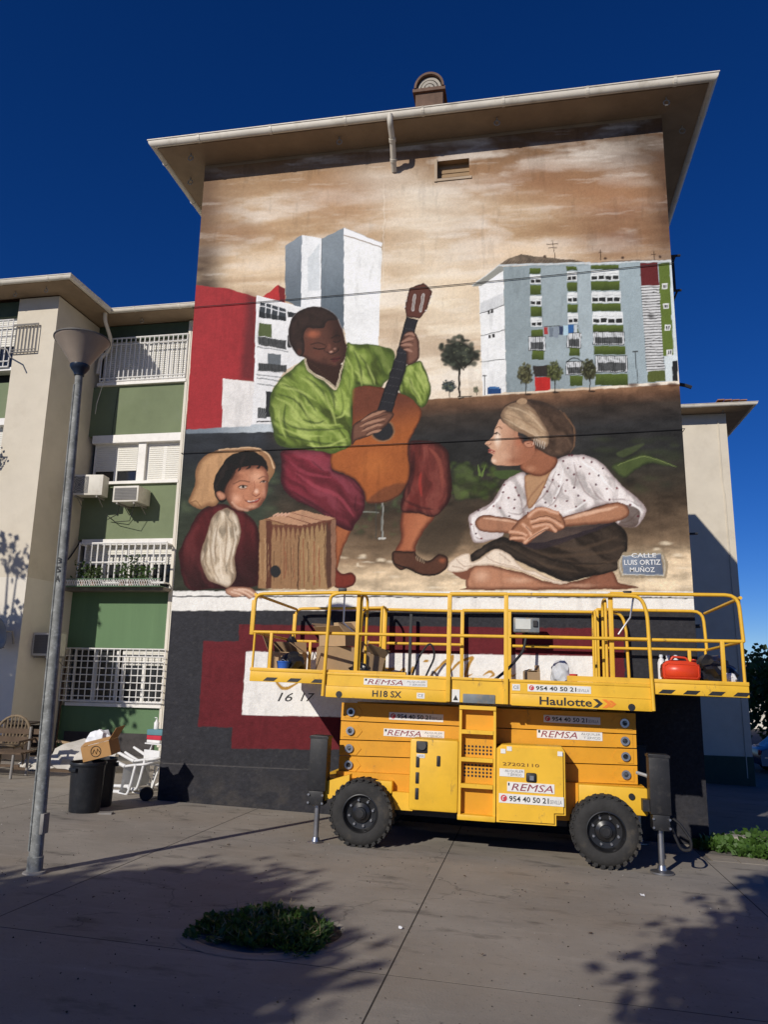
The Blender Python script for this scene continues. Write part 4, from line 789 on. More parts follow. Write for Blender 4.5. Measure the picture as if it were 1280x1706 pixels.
# cables clipped across the gable
def cable(name, pts, r, label):
    o = tb(name, pts, r, M_BLK, None, 6); return tag(o, label, 'cable')
def sag(p0, p1, s, n=16): return [(p0[0]+(p1[0]-p0[0])*t, p0[1]+(p1[1]-p0[1])*t, p0[2]+(p1[2]-p0[2])*t-s*4*t*(1-t)) for t in [i/n for i in range(n+1)]]
cable('wall_cable', [(-0.03,0.4,8.09),(-0.03,-0.012,8.09)]+sag((-0.03,-0.02,8.09),(7.92,-0.02,8.23),0.03)+[(7.92,0.4,8.23)], 0.006, 'thin black cable across the mural above the guitarist')
cable('wall_cable', [(-0.03,0.4,5.46),(-0.03,-0.012,5.46)]+sag((-0.03,-0.02,5.46),(7.92,-0.02,5.55),0.02)+[(7.92,0.4,5.55)], 0.006, 'thin black cable across the mural at the height of the guitar')

# ---- the wing on the left: beige pier and green bay
B = thing('apartment_block', 'beige block with green panelled bay left of the mural', 'building')
PX = -5.60; BY = 5.8; PY = 4.0; SPL = 3.89
def wall_pair(x0,x1,y0,y1,zb=-0.9):
    bx('wall', x0,x1,y0,y1,SPL,10.85,M_BEIGE,B); bx('lower_wall', x0,x1,y0-0.002,y1,zb,SPL,M_CREAM,B)
wall_pair(-6.70, PX, PY, 9.0)
bx('wall', -14.0, -8.9, PY, 9.0, SPL, 10.85, M_BEIGE, B); bx('lower_wall', -14.0, -8.9, PY-0.002, 9.0, -0.9, SPL, M_CREAM, B)
bx('wall', -2.93, 0.0, BY-0.06, 9.0, -0.9, 10.85, M_CREAM, B)
bx('wall', PX, -2.93, BY+0.3, 9.0, -0.9, 10.85, M_DARK, B)
bx('wall', -8.9, -6.70, PY+0.35, 9.0, -0.9, 10.85, M_DARK, B)
bx('plinth', -5.42, -3.08, BY-0.03, BY+0.1, -0.6, 0.38, mat('dark plinth', (0.055,0.05,0.05), 0.9, var=0.3, vscale=6), B)
def spandrel(x0,x1,z0,z1,mt,y=BY): return bx('spandrel', x0,x1,y,y+0.25,z0,z1,mt,B)
spandrel(-5.60,-2.93,10.46,10.86,M_GRDK)
spandrel(-5.60,-2.93,7.79,9.15,M_GREEN); spandrel(-5.60,-2.93,5.05,6.47,M_GREEN); spandrel(-5.60,-2.93,2.36,3.80,M_GREEN2); spandrel(-5.60,-2.93,-0.6,0.98,M_GREEN2)
for z0, z1, pr in ((9.15,9.23,0.10),(7.58,7.79,0.05),(6.47,6.54,0.09),(4.90,5.05,0.06),(0.98,1.06,0.09)): bx('sill', -5.45,-2.94,BY-pr,BY+0.28,z0,z1,M_WHITE,B)
def shutter(x0,x1,z0,z1,y,par):
    bm = BM(); n = max(2,int((z1-z0)/0.055)); h = (z1-z0)/n; rows = []
    for i in range(n):
        z = z0+i*h
        for dz, dy in ((0,0.014),(0.25*h,0.0),(0.8*h,0.0),(h*0.999,0.014)): rows.append((z+dz, y+dy))
    L = [bm.verts.new((x0,yy,z)) for z,yy in rows]; Rr = [bm.verts.new((x1,yy,z)) for z,yy in rows]
    for i in range(len(rows)-1): bm.faces.new((L[i],Rr[i],Rr[i+1],L[i+1]))
    return mesh_obj('roller_shutter', bm, M_SHUT, par)
def window(x0,x1,z0,z1,y,drop,panes=2):
    """white framed window with glass, sash bars and a roller shutter let down to height drop"""
    bm = BM(); f = 0.06; box(bm,x0,x1,y,y+0.06,z1-f,z1); box(bm,x0,x1,y,y+0.06,z0,z0+f); box(bm,x0,x0+f,y+0.001,y+0.059,z0+f,z1-f); box(bm,x1-f,x1,y+0.001,y+0.059,z0+f,z1-f)
    w = mesh_obj('window', bm, M_WHITE, B)
    bx('pane', x0+f,x1-f,y+0.035,y+0.045,z0+f,z1-f,M_GLASS,w)
    for i in range(1,panes): xm = x0+(x1-x0)*i/panes; bx('sash_bar', xm-0.045,xm+0.045,y-0.004,y+0.05,z0+f,z1-f,M_WHITE,w)
    if drop < z1: shutter(x0+f,x1-f,drop,z1-f,y-0.008,w)
    return w
WY = BY+0.12
window(-5.45,-4.20,9.23,10.46,WY,9.30); window(-4.16,-2.96,9.23,10.46,WY,9.30)
window(-5.45,-4.16,6.54,7.58,WY,6.86); window(-3.95,-2.96,6.54,7.58,WY,6.58); bx('mullion', -4.16,-3.95,BY+0.02,BY+0.2,6.54,7.58,M_WHITE,B)
window(-5.45,-4.28,3.80,4.90,WY,4.42); window(-4.22,-2.96,3.80,4.90,WY,4.42)
window(-5.45,-4.25,1.06,2.36,WY,2.30); window(-4.15,-2.96,1.06,2.36,WY,1.95)
def bars_v(name_par, x0,x1,n,y,z0,z1,r,mt):
    me = None
    for i in range(n):
        x = x0+(x1-x0)*i/(n-1)
        if me is None: o = mesh_obj('bar', tube(BM(),[(0,0,z0),(0,0,z1)],r,6), mt, name_par); me = o.data
        else: o = link(bpy.data.objects.new('bar', me), name_par)
        o.location = (x,y,0)
def bars_h(name_par, zs, x0,x1,y,r,mt):
    for z in zs: tb('cross_bar', [(x0,y,z),(x1,y,z)], r, mt, name_par, 6)
def grille(parent, x0,x1,z0,z1,y,n,zs,r,label=None,mt=None):
    mt = mt or M_IRON; g = tb('grille', [(x0,y,z0),(x1,y,z0)], r*1.4, mt, parent, 6); tb('top_bar', [(x0,y,z1),(x1,y,z1)], r*1.4, mt, g, 6)
    bars_v(g,x0,x1,n,y,z0,z1,r,mt); bars_h(g,zs,x0,x1,y-0.012,r*1.1,mt); return g
g = grille(B,-5.38,-2.97,9.26,10.46,BY-0.10,19,(9.34,10.28),0.016)
for x in (-5.38,-2.97): tb('side_bar', [(x,BY-0.10,9.26),(x,BY,9.26)],0.018,M_IRON,g,6); tb('side_bar', [(x,BY-0.10,10.46),(x,BY,10.46)],0.018,M_IRON,g,6)
g = grille(B,-5.32,-2.98,3.92,4.90,BY-0.32,15,(4.42,),0.02)
for x in (-5.32,-2.98): tb('side_bar', [(x,BY-0.32,3.92),(x,BY,3.92)],0.02,M_IRON,g,6); tb('side_bar', [(x,BY-0.32,4.88),(x,BY,4.88)],0.02,M_IRON,g,6)
bx('balcony_slab', -5.62,-2.92,BY-0.46,BY+0.0,3.72,3.80,mat('weathered slab', (0.16,0.14,0.12),0.9,var=0.3,vscale=6),B)
grille(B,-5.58,-2.90,1.10,2.34,BY-0.14,17,(1.22,1.38,1.55,1.72,1.88,2.04,2.16),0.0125)
# railing plant trough with pierced green border
M_TROUGH = mat('green trough metal', (0.09,0.17,0.10), 0.7, var=0.3, vscale=10)
bm = BM(); box(bm,-5.45,-2.94,BY-0.62,BY-0.60,3.80,3.82); box(bm,-5.45,-2.94,BY-0.62,BY-0.60,3.97,3.99); box(bm,-5.45,-2.94,BY-0.60,BY-0.34,3.80,3.82)
tr = mesh_obj('planter_trough', bm, M_TROUGH, B)
bm = BM(); nn = 40
for i in range(nn):
    x = -5.45+2.51*i/nn; tube(bm,[(x,BY-0.61,3.82),(x+0.06,BY-0.61,3.97)],0.008,4); tube(bm,[(x+0.06,BY-0.61,3.82),(x,BY-0.61,3.97)],0.008,4)
o = mesh_obj('lattice', bm, M_IRON, tr); o['kind'] = 'stuff'
# eaves
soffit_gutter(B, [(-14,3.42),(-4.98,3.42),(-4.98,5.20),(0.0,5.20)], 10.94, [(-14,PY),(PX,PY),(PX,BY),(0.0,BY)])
hip_roof(B, -14.2, -4.90, 3.34, 12.0, 11.022, 1.1); hip_roof(B, -6.0, 0.0, 5.14, 12.0, 11.022, 0.9)
for x, y in ((-6.6,3.7),(-5.7,3.62),(-4.2,5.5)): hook(B,x,y,10.88)
dp = tb('downpipe', [(-5.04,5.12,10.95),(-5.04,5.14,10.72),(-5.08,5.55,10.40),(-5.22,5.72,10.1),(-5.45,5.74,9.95),(-5.48,5.74,9.5)], 0.05, M_GUT, B, 10, 0.1)
tb('loose_wire', [(-5.15,5.7,9.75),(-5.2,5.6,9.2),(-5.3,5.55,8.6),(-5.28,5.5,8.3)], 0.008, M_CREAM, B, 5)
tb('crack', [(-4.87,BY-0.002,9.1),(-4.9,BY-0.002,8.6),(-4.93,BY-0.002,8.2),(-4.93,BY-0.002,7.8)], 0.006, M_DARK, B, 4)
bx('corner_strip', -2.97,-2.90,BY-0.075,BY+0.01,0.1,10.84,M_CREAM,B)
tb('cable_drop', [(-5.5,5.75,5.0),(-5.55,5.5,4.6),(-5.6,5.2,4.25)], 0.02, M_BLK, B, 5)
tb('drain_pipe', [(-5.50,5.70,2.15),(-5.54,5.70,1.5),(-5.56,5.68,-0.2)], 0.025, mat('rusty pipe',(0.09,0.055,0.035),0.8,var=0.3), B, 6)
# window column of the pier at the edge of the view
for z0,z1,mt in ((10.46,10.86,M_GRDK),(7.75,8.7,M_GREEN),(5.05,6.4,M_GREEN),(2.3,3.75,M_GREEN2),(-0.6,1.0,M_GREEN2)): spandrel(-8.9,-6.70,z0,z1,mt,PY+0.12)
for z0,z1 in ((8.98,9.06),(7.58,7.75),(6.4,6.48),(4.9,5.05),(1.0,1.08)): bx('sill',-8.9,-6.71,PY+0.02,PY+0.3,z0,z1,M_WHITE,B)
window(-8.85,-6.75,9.06,10.46,PY+0.22,9.7,3); window(-8.85,-6.75,6.48,7.58,PY+0.22,6.5,2); window(-8.85,-6.75,3.75,4.9,PY+0.22,4.2,2); window(-8.85,-6.75,1.08,2.3,PY+0.22,1.6,2)
grille(B,-8.8,-6.78,9.06,10.30,PY-0.02,15,(9.2,10.12),0.014)
g = grille(B,-6.72,-6.04,9.40,10.13,PY-0.06,8,(9.46,10.10),0.011,mt=M_RAIL)         # opened leaf of the top grille, flat on the pier
tb('rod', [(-7.0,3.8,9.5),(-6.55,3.6,9.32),(-6.42,3.6,9.1)], 0.018, M_RAIL, B, 6)
bm = BM(); tube(bm,[(-7.2,3.7,6.95),(-6.62,3.7,6.93),(-6.75,3.72,6.60)],0.016,6); tube(bm,[(-6.95,3.7,6.93),(-6.75,3.72,6.60)],0.014,6)
mesh_obj('drying_rack', bm, M_RAIL, B)

# air conditioners and dish on that wing
M_LOUV = mat('louvre grey',(0.17,0.16,0.145),0.5)
def ac_unit(label, loc, w, d, h, rotz, fan=False, louvre=True):
    t = thing('air_conditioner', label, 'air conditioner', loc, (0,0,rotz), 'air conditioners')
    bx('casing', -w/2,w/2,-d/2,d/2,0,h,M_ACW,t,0.012)
    gr = bx('grille', -w/2+0.05,w/2-(0.05 if not fan else w*0.45),-d/2-0.008,-d/2+0.01,0.05,h-0.05,M_ACG,t)
    if fan:
        bm = BM()
        for r in (0.05,0.09,0.13,0.17,0.20): tube(bm,[(-w*0.22+r*math.cos(a),-d/2-0.012,h/2+r*math.sin(a)) for a in [2*math.pi*k/18 for k in range(19)]],0.005,4,False)
        mesh_obj('fan_guard', bm, M_ACW, t)
    else:
        n = int((h-0.1)/0.035)
        for i in range(n): bx('louvre', -w/2+0.05,w/2-0.05,-d/2-0.018,-d/2-0.006,0.055+i*(h-0.1)/n,0.055+i*(h-0.1)/n+0.012,M_LOUV,gr)
    for x in (-w*0.33,w*0.33): k_ = bx('bracket',x-0.018,x+0.018,-d/2+0.02,d/2+0.1,-0.05,-0.004,M_RAIL,t); tb('strut',[(x,d/2-0.2,-0.05),(x,d/2+0.08,-0.22)],0.012,M_RAIL,k_,5)
    return t
ac_unit('split air conditioner with round fan hung on pier side by shutters', (-5.10,5.30,6.06), 0.82, 0.34, 0.52, 0.12, True)
t = ac_unit('boxy air conditioner with wide grille under the half open shutter', (-4.02,5.46,5.87), 0.68, 0.60, 0.40, 0.0)
tb('cable', [(-0.25,-0.1,0.0),(-0.35,0.0,-0.25),(-0.75,0.25,-0.32)], 0.01, M_BLK, t, 5); tb('cable', [(0.15,-0.1,-0.02),(0.0,0.0,-0.42),(-0.5,0.2,-0.40),(-0.8,0.25,-0.2)], 0.01, M_BLK, t, 5)
ac_unit('small louvred air conditioner low on the side of the beige pier', (-5.37,4.75,2.14), 0.44, 0.62, 0.52, 0.0, False)
t = thing('satellite_dish', 'grey satellite dish fixed to the beige pier', 'dish', (-5.84,3.64,2.62), (R(12),0,R(-25)))
bm = BM(); lathe(bm,[(0.0,0.05),(0.12,0.04),(0.24,0.01),(0.35,-0.05),(0.36,-0.045),(0.24,0.02),(0.12,0.055),(0.0,0.065)],28,'Y'); mesh_obj('reflector', bm, mat('grey dish', (0.20,0.21,0.23), 0.5, var=0.1), t, smooth=True)
tb('feed_arm', [(0,0.06,-0.34),(0.02,-0.3,-0.30),(0.02,-0.42,-0.12)], 0.012, M_RAIL, t, 6); tb('wall_mount', [(0,0.06,0),(0,0.27,-0.02),(0,0.27,-0.3)], 0.02, M_RAIL, t, 6); bx('feed_horn', -0.01,0.05,-0.46,-0.38,-0.13,-0.07,M_ACW,t)

# ---- the block behind on the right
Cb = thing('apartment_block', 'plain beige block half in shade standing behind the mural block', 'building')
bx('wall', 6.5, 12.55, 15.2, 24.0, -0.55, 10.85, M_BEIGE, Cb); bx('plinth', 6.48, 12.57, 15.17, 24.02, -2.2, -0.55, M_GRDK, Cb)
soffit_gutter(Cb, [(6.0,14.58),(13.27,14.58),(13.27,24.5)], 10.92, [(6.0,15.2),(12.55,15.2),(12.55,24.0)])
r_ = hip_roof(Cb, 5.9, 13.32, 14.46, 24.6, 11.0, 1.2)
hook(Cb, 12.4, 14.9, 10.86)
tb('conduit', [(12.28,15.18,10.6),(12.28,15.18,8.4),(12.32,15.18,8.0),(12.35,15.18,2.0),(12.35,15.18,-1.2)], 0.02, M_BEIGE, Cb, 5)
for i in range(4): bx('roof_tile', 12.2+0.24*i, 12.42+0.24*i, 14.7, 15.1, 11.13+0.015*(3-i), 11.16+0.015*(3-i), M_TILE, r_)
# ------------------------------------------------------------------ yellow scissor lift
LIFT_ROT = (-0.030, 0.0175, 0.0); LIFT_LOC = (4.98, -1.15, -0.083)
LM = Matrix.Translation(LIFT_LOC) @ Euler(LIFT_ROT).to_matrix().to_4x4()
def LW(x, y, z): return tuple(LM @ Vector((x, y, z)))
T = thing('scissor_lift', 'yellow four wheeled scissor lift with railed platform parked before the mural', 'scissor lift', LIFT_LOC, LIFT_ROT)
def yellow(name, col, k=1.0):
    return mat(name, col, 0.42, var=0.07, vscale=3, dirt=tuple(c*0.55 for c in col), dscale=3.5, damt=0.35*k, bump=0.03, bscale=12, spec=0.45, wear=((0.18,0.115,0.045),7,0.7*k))
M_Y = yellow('lift yellow', (0.76, 0.44, 0.025)); M_YO = yellow('arm yellow', (0.66, 0.30, 0.008)); M_YR = yellow('rail yellow', (0.75, 0.43, 0.03), 1.2)
M_LBLK = mat('black steel', (0.014,0.014,0.016), 0.5, var=0.3, vscale=9, dirt=(0.06,0.055,0.05), dscale=14, damt=0.5)
M_TYRE = mat('tyre rubber', (0.028,0.027,0.026), 0.85, var=0.3, vscale=6, dirt=(0.085,0.072,0.055), dscale=4, damt=0.8, bump=0.2)
M_RIM = mat('black rim', (0.012,0.012,0.013), 0.3, var=0.2, spec=0.6); M_STEEL = mat('bare steel', (0.45,0.45,0.46), 0.3, metal=0.9, var=0.2)
M_GREYP = mat('scuffed grey plate', (0.16,0.18,0.19), 0.55, var=0.25, vscale=6, dirt=(0.55,0.30,0.03), dscale=8, damt=0.4)
M_STK = mat('white sticker', (0.72,0.71,0.68), 0.5, var=0.05, vscale=8, dirt=(0.5,0.45,0.36), dscale=9, damt=0.4)
M_RED = mat('wine lettering', (0.24,0.035,0.055), 0.5); M_GRY = mat('grey lettering', (0.20,0.21,0.23), 0.6); M_ORG = mat('orange mark', (0.75,0.20,0.02), 0.5); M_REDC = mat('red mark', (0.55,0.05,0.06), 0.5)
N = -0.94
# chassis
ch = mesh_obj('chassis', prism_xz(BM(), [(-1.78,0.62),(-1.78,0.80),(1.86,0.85),(1.88,0.56),(1.84,0.53),(1.74,0.53),(0.98,0.42),(-0.72,0.42),(-0.86,0.40),(-1.0,0.60)], -0.60, 0.60), M_YO, T)
bx('chassis_side', 1.12, 1.875, -0.74, -0.60, 0.55, 0.845, M_Y, ch, 0.02); bx('chassis_side', -1.84, -1.05, -0.72, -0.60, 0.60, 0.74, M_Y, ch, 0.02); bx('chassis_rail', -1.05, -0.80, -0.70, -0.60, 0.42, 0.62, M_Y, ch)
bx('chassis_side', 1.12, 1.875, 0.60, 0.74, 0.55, 0.845, M_Y, ch, 0.02); bx('chassis_side', -1.84, -1.05, 0.60, 0.72, 0.60, 0.80, M_Y, ch, 0.02)
bx('axle', -1.46,-1.31,-0.62,0.62,0.30,0.46,M_LBLK,ch); bx('axle', 1.33,1.48,-0.62,0.62,0.30,0.46,M_LBLK,ch); bx('underbody', -1.0,1.0,-0.5,0.5,0.34,0.42,M_LBLK,ch)
bx('bumper', -1.98,-1.78,-0.66,0.66,0.62,0.74,M_Y,ch,0.02); bx('bumper', 1.88,2.0,-0.66,0.66,0.58,0.72,M_LBLK,ch,0.02)
mesh_obj('jack_bracket', prism_xz(BM(), [(-1.98,0.42),(-1.98,0.66),(-1.55,0.80),(-1.55,0.62)], -0.86, -0.72), M_Y, ch)
tb('tow_eye', [(1.70,-0.76,0.75),(1.70,-0.745,0.75)], 0.035, M_LBLK, ch, 12)
# wheels
def wheel_parts():
    t = bpy.data.objects.new('wheel', None); COL.objects.link(t)
    bm = BM(); w = 0.155; prof = [(0.205,-w+0.01),(0.225,-w-0.004),(0.30,-w-0.006),(0.345,-w+0.02),(0.372,-w+0.05),(0.376,0),(0.372,w-0.05),(0.345,w-0.02),(0.30,w),(0.205,w)]
    lathe(bm, prof, 48, 'Y', caps=False); ty = mesh_obj('tyre', bm, M_TYRE, t, smooth=True, angle=40)
    bm = BM(); n = 28                                                       # tread lugs
    for k in range(n*2):
        a = 2*math.pi*k/(n*2); side = -1 if k % 2 else 1
        b = box(BM(), -0.022, 0.022, min(side*0.02, side*w*0.98), max(side*0.02, side*w*0.98), 0.365, 0.381)
        for v in b.verts:
            v.co.x += 0.04*(abs(v.co.y)/w); 
        rot = Matrix.Rotation(a, 4, 'Y')
        vm = {v: bm.verts.new(rot @ v.co) for v in b.verts}
        for f in b.faces: bm.faces.new([vm[v] for v in f.verts])
        b.free()
        if side < 0:                                                        # shoulder block on the outer wall
            b = box(BM(), 0.002, 0.045, -w+0.012, -w+0.06, 0.345, 0.376); vm = {v: bm.verts.new(rot @ v.co) for v in b.verts}
            for f in b.faces: bm.faces.new([vm[v] for v in f.verts])
            b.free()
    mesh_obj('tread', bm, M_TYRE, ty)
    bm = BM(); lathe(bm, [(0.207,-w+0.02),(0.215,-w-0.002),(0.205,-w-0.004),(0.196,-w+0.02),(0.18,-w+0.07),(0.12,-w+0.075),(0.11,-w+0.05),(0.07,-w+0.03),(0.065,-w+0.005),(0.0,-w)], 36, 'Y', caps=False); ri = mesh_obj('rim', bm, M_RIM, t, smooth=True, angle=35)
    bm = BM()
    for k in range(8):
        a = 2*math.pi*(k+0.3)/8; c = (0.145*math.cos(a), 0, 0.145*math.sin(a)); tube(bm, [(c[0],-w+0.075,c[2]),(c[0],-w+0.045,c[2])], 0.014, 6)
    mesh_obj('wheel_nuts', bm, M_STEEL, ri)
    bm = BM(); tube(bm, [(0,-w+0.002,0),(0,-w-0.012,0)], 0.045, 14); mesh_obj('hub_cap', bm, M_LBLK, ri)
    return t
w0 = wheel_parts(); w0.parent = T; w0.location = (-1.385, N+0.16, 0.385)
w1 = dup_tree(w0, T); w1.location = (1.395, N+0.16, 0.385); w1.rotation_euler = (0, 0.6, 0)
for x in (-1.385, 1.395):
    w = dup_tree(w0, T); w.location = (x, -N-0.16, 0.385); w.rotation_euler = (0, 0.3, math.pi)
# folded scissor stack
zl = [1.66,1.455,1.215,1.015,0.81]; zl = [1.63,1.40,1.17,0.98,0.775,0.62]; zr = [1.66,1.416,1.256,1.068,0.851,0.70]
SX0, SX1, SY_ = -1.775, 1.805, -0.50
for i in range(5):
    for sgn in (-1, 1):
        yy = SY_ - (0.0 if i % 2 else 0.012); a, b = (yy, yy+0.11) if sgn < 0 else (-yy-0.11, -yy)
        o = mesh_obj('scissor_arm', prism_xz(BM(), [(SX0,zl[i+1]+0.006),(SX1,zr[i+1]+0.006),(SX1,zr[i]-0.006),(SX0,zl[i]-0.006)], a, b), M_YO, T)
        if sgn < 0 and i < 4:
            for x, z in ((SX0+0.13,(zl[i]+zl[i+1])/2),(SX1-0.13,(zr[i]+zr[i+1])/2)):
                prism('pin_plate', [(x-0.09,z-0.075),(x+0.09,z-0.075),(x+0.15,z) if x < 0 else (x+0.09,z),(x+0.09,z+0.075),(x-0.09,z+0.075)]+([] if x < 0 else [(x-0.15,z)]), yy-0.008, yy-0.0005, M_YO, o)
                bm = BM(); lathe(bm, [(0.052,yy-0.03),(0.052,yy-0.036),(0.030,yy-0.036),(0.030,yy-0.02)], 16, 'Y', (x,0,z)); mesh_obj('pivot_ring', bm, M_STEEL, o)
                tb('pivot_pin', [(x,yy-0.03,z),(x,yy-0.0,z)], 0.034, M_LBLK, o, 14)
bx('scissor_core', SX0+0.1, SX1-0.1, -0.36, 0.36, 0.86, 1.55, M_LBLK, T)
# engine covers with louvres and latches
ec = bx('engine_cover', -0.82,-0.245,N+0.02,-0.56,0.46,1.262,M_Y,T,0.035)
for z in (1.0,0.82,0.645): bx('vent_slot', -0.745,-0.70,N+0.014,N+0.03,z-0.065,z+0.065,M_LBLK,ec,0.012)
bx('latch', -0.50,-0.455,N+0.012,N+0.03,0.96,1.08,M_LBLK,ec,0.012); bx('filler_recess', -0.745,-0.61,N+0.013,N+0.03,1.10,1.235,M_LBLK,ec,0.015); tb('filler_cap', [(-0.675,N+0.03,1.18),(-0.675,N-0.005,1.185)],0.05,M_LBLK,ec,14)
bx('sticker', -0.735,-0.64,N+0.0155,N+0.03,1.045,1.09,M_STK,ec); lettering('die',-0.73,-0.645,1.055,1.08,N+0.014,M_GRY,ec)
ec2 = mesh_obj('engine_cover', prism_xz(BM(), [(0.195,0.40),(0.86,0.405),(0.86,0.515),(0.965,0.52),(0.965,1.20),(0.93,1.255),(0.25,1.245),(0.195,1.20)], N+0.01, -0.56), M_Y, T)
bmv = BM(); bmv.from_mesh(ec2.data); bmesh.ops.bevel(bmv, geom=[e for e in bmv.edges if abs(e.verts[0].co.y-e.verts[1].co.y) < 1e-5 and e.verts[0].co.y < -0.8], offset=0.025, segments=2, affect='EDGES'); bmv.to_mesh(ec2.data); bmv.free()
F2 = N+0.006
def sticker(par, x0,x1,z0,z1,y): return bx('sticker', x0,x1,y-0.001,y+0.006,z0,z1,M_STK,par)
def phone(par, x0,x1,z0,z1,y):
    s = sticker(par,x0,x1,z0,z1,y); w = x1-x0; h = z1-z0; yy = y-0.003
    bm = BM(); lathe(bm,[(0.0,yy),(h*0.36,yy),(h*0.36,yy+0.001)],20,'Y',(x0+h*0.55,0,z0+h*0.5)); mesh_obj('red_dot',bm,M_REDC,s)
    bm = BM(); tube(bm,[(x0+h*0.68,yy-0.001,z0+h*0.72),(x0+h*0.44,yy-0.001,z0+h*0.6),(x0+h*0.46,yy-0.001,z0+h*0.3)],h*0.06,5); mesh_obj('phone_mark',bm,M_STK,s)
    lettering('ph',x0+h*1.15,x0+w*0.77,z0+h*0.2,z0+h*0.8,yy,M_LETB,s); lettering('sev',x0+w*0.79,x0+w*0.97,z0+h*0.22,z0+h*0.62,yy,M_GRY,s); return s
def remsa(par, x0,x1,z0,z1,y, small=True):
    s = sticker(par,x0,x1,z0,z1,y); w = x1-x0; h = z1-z0; yy = y-0.003; e = 0.62 if small else 0.97
    prism('flag_mark',[(x0+w*.02,z0+h*.6),(x0+w*.05,z0+h*.6),(x0+w*.05,z0+h*.9),(x0+w*.02,z0+h*.9)],yy,yy+0.001,M_LETB,s)
    lettering('rem',x0+w*(0.06 if small else .09),x0+w*e,z0+h*0.12,z0+h*0.86,yy,M_RED,s)
    if small: lettering('alq',x0+w*0.68,x0+w*0.97,z0+h*0.54,z0+h*0.84,yy,M_GRY,s); lettering('ser',x0+w*0.72,x0+w*0.97,z0+h*0.14,z0+h*0.44,yy,M_GRY,s)
    return s
remsa(ec2,0.317,0.843,0.742,0.845,F2,False); phone(ec2,0.225,0.945,0.615,0.715,F2)
s = sticker(ec2,0.23,0.51,0.90,0.985,F2); lettering('alq',0.29,0.50,0.945,0.975,F2-0.003,M_GRY,s); lettering('ser',0.32,0.48,0.91,0.938,F2-0.003,M_GRY,s)
bx('latch_recess',0.53,0.645,F2-0.004,F2+0.01,0.855,0.955,M_LBLK,ec2,0.02); bx('latch',0.57,0.615,F2-0.008,F2+0.0,0.875,0.925,M_STEEL,ec2)
lettering('num',0.265,0.675,1.02,1.055,F2-0.0015,mat('brown stencil',(0.16,0.07,0.02),0.7),ec2)
for x,z in ((0.27,1.175),(0.34,1.205),(0.91,1.18)): sticker(ec2,x-0.028,x+0.028,z-0.025,z+0.025,F2)
# ladder between the covers
lad = bx('ladder', -0.225,0.175,-0.80,-0.70,0.42,1.62,M_YO,T)
for x in (-0.245,0.155): bx('ladder_stile', x,x+0.03,N+0.04,-0.70,0.42,1.64,M_Y,lad)
for z in (1.365,1.055,0.765): bx('ladder_step', -0.213,0.153,N+0.03,-0.705,z-0.02,z+0.025,M_Y,lad)
bx('ladder_step', -0.25,0.185,N+0.02,-0.56,0.395,0.455,M_Y,lad,0.01); bx('ladder_step', -0.245,0.185,N+0.02,-0.705,1.622,1.665,M_Y,lad)
for z0,rows in ((1.12,3),(0.87,4)):
    bm = BM()
    for r in range(rows):
        for c in range(8): lathe(bm,[(0.0,-0.803),(0.0135,-0.803),(0.0135,-0.801)],8,'Y',(-0.178+0.043*c,0,z0+0.04*r))
    o = mesh_obj('perforation', bm, M_LBLK, lad); o['kind'] = 'stuff'
# platform
def panel(x0,x1,z0,z1): return bx('deck_panel',x0,x1,N,N+0.05,z0,z1,M_Y,T,0.008)
pl = panel(-1.885,-0.37,1.69,1.825); pu = bx('deck_edge',-1.885,-0.37,N+0.012,N+0.06,1.828,1.955,M_Y,T); bx('deck_lip',-1.885,1.95,N+0.004,N+0.10,1.958,1.99,M_YR,T,0.006)
pr = panel(0.36,1.952,1.69,1.825); pru = bx('deck_edge',0.36,1.952,N+0.012,N+0.06,1.828,1.955,M_Y,T)
bx('deck_panel',-0.37,0.36,N+0.02,N+0.06,1.70,1.956,M_Y,T); bx('scuff_plate',-0.205,0.175,N+0.004,N+0.03,1.695,1.80,M_GREYP,T,0.01)
fp = bx('deck_floor',-1.885,1.95,N+0.06,-N-0.02,1.90,1.955,M_GREYP,T); bx('deck_beam',-1.85,1.92,-0.45,-0.35,1.70,1.895,M_Y,T); bx('deck_beam',-1.85,1.92,0.35,0.45,1.70,1.895,M_Y,T); bx('deck_edge',-1.885,1.95,-N-0.05,-N,1.70,1.99,M_Y,T)
bx('toe_board',-1.885,-0.9,N+0.02,N+0.05,1.992,2.02,M_YR,T); bx('toe_board',1.0,1.95,N+0.02,N+0.05,1.992,2.055,M_YR,T)
for x0,x1,z0,z1 in ((-2.885,-1.89,1.842,2.012),(1.955,2.972,1.885,2.055)):
    e = bx('deck_extension',x0,x1,N+0.02,-N-0.02,z0,z1-0.045,M_Y,T,0.006); bx('extension_lip',x0-0.004,x1+0.004,N+0.012,-N-0.012,z1-0.043,z1,M_YR,e,0.006)
    n = 4 if x0 > 0 else 3
    for i in range(n):
        a = x0+(0.18+0.31*i if x0 < 0 else 0.05+0.265*i); prism('hazard_stripe',[(a,z0+0.012),(a+0.14,z0+0.012),(a+0.19,z0+0.055),(a+0.05,z0+0.055)],N+0.016,N+0.019,M_LBLK,e)
remsa(pu,-1.413,-0.632,1.857,1.935,N+0.010); lettering('h18',-1.298,-0.94,1.718,1.795,N-0.002,M_LETB,pl)
s = sticker(pl,-0.755,-0.66,1.722,1.788,N-0.001); lettering('ce',-0.74,-0.675,1.738,1.773,N-0.004,M_GRY,s)
phone(pru,0.55,1.267,1.858,1.94,N+0.010); s = sticker(pru,0.372,0.462,1.862,1.935,N+0.010); lettering('ce',0.385,0.45,1.88,1.918,N+0.006,M_GRY,s)
lettering('hau',0.685,1.275,1.712,1.805,N-0.002,M_LETB,pr)
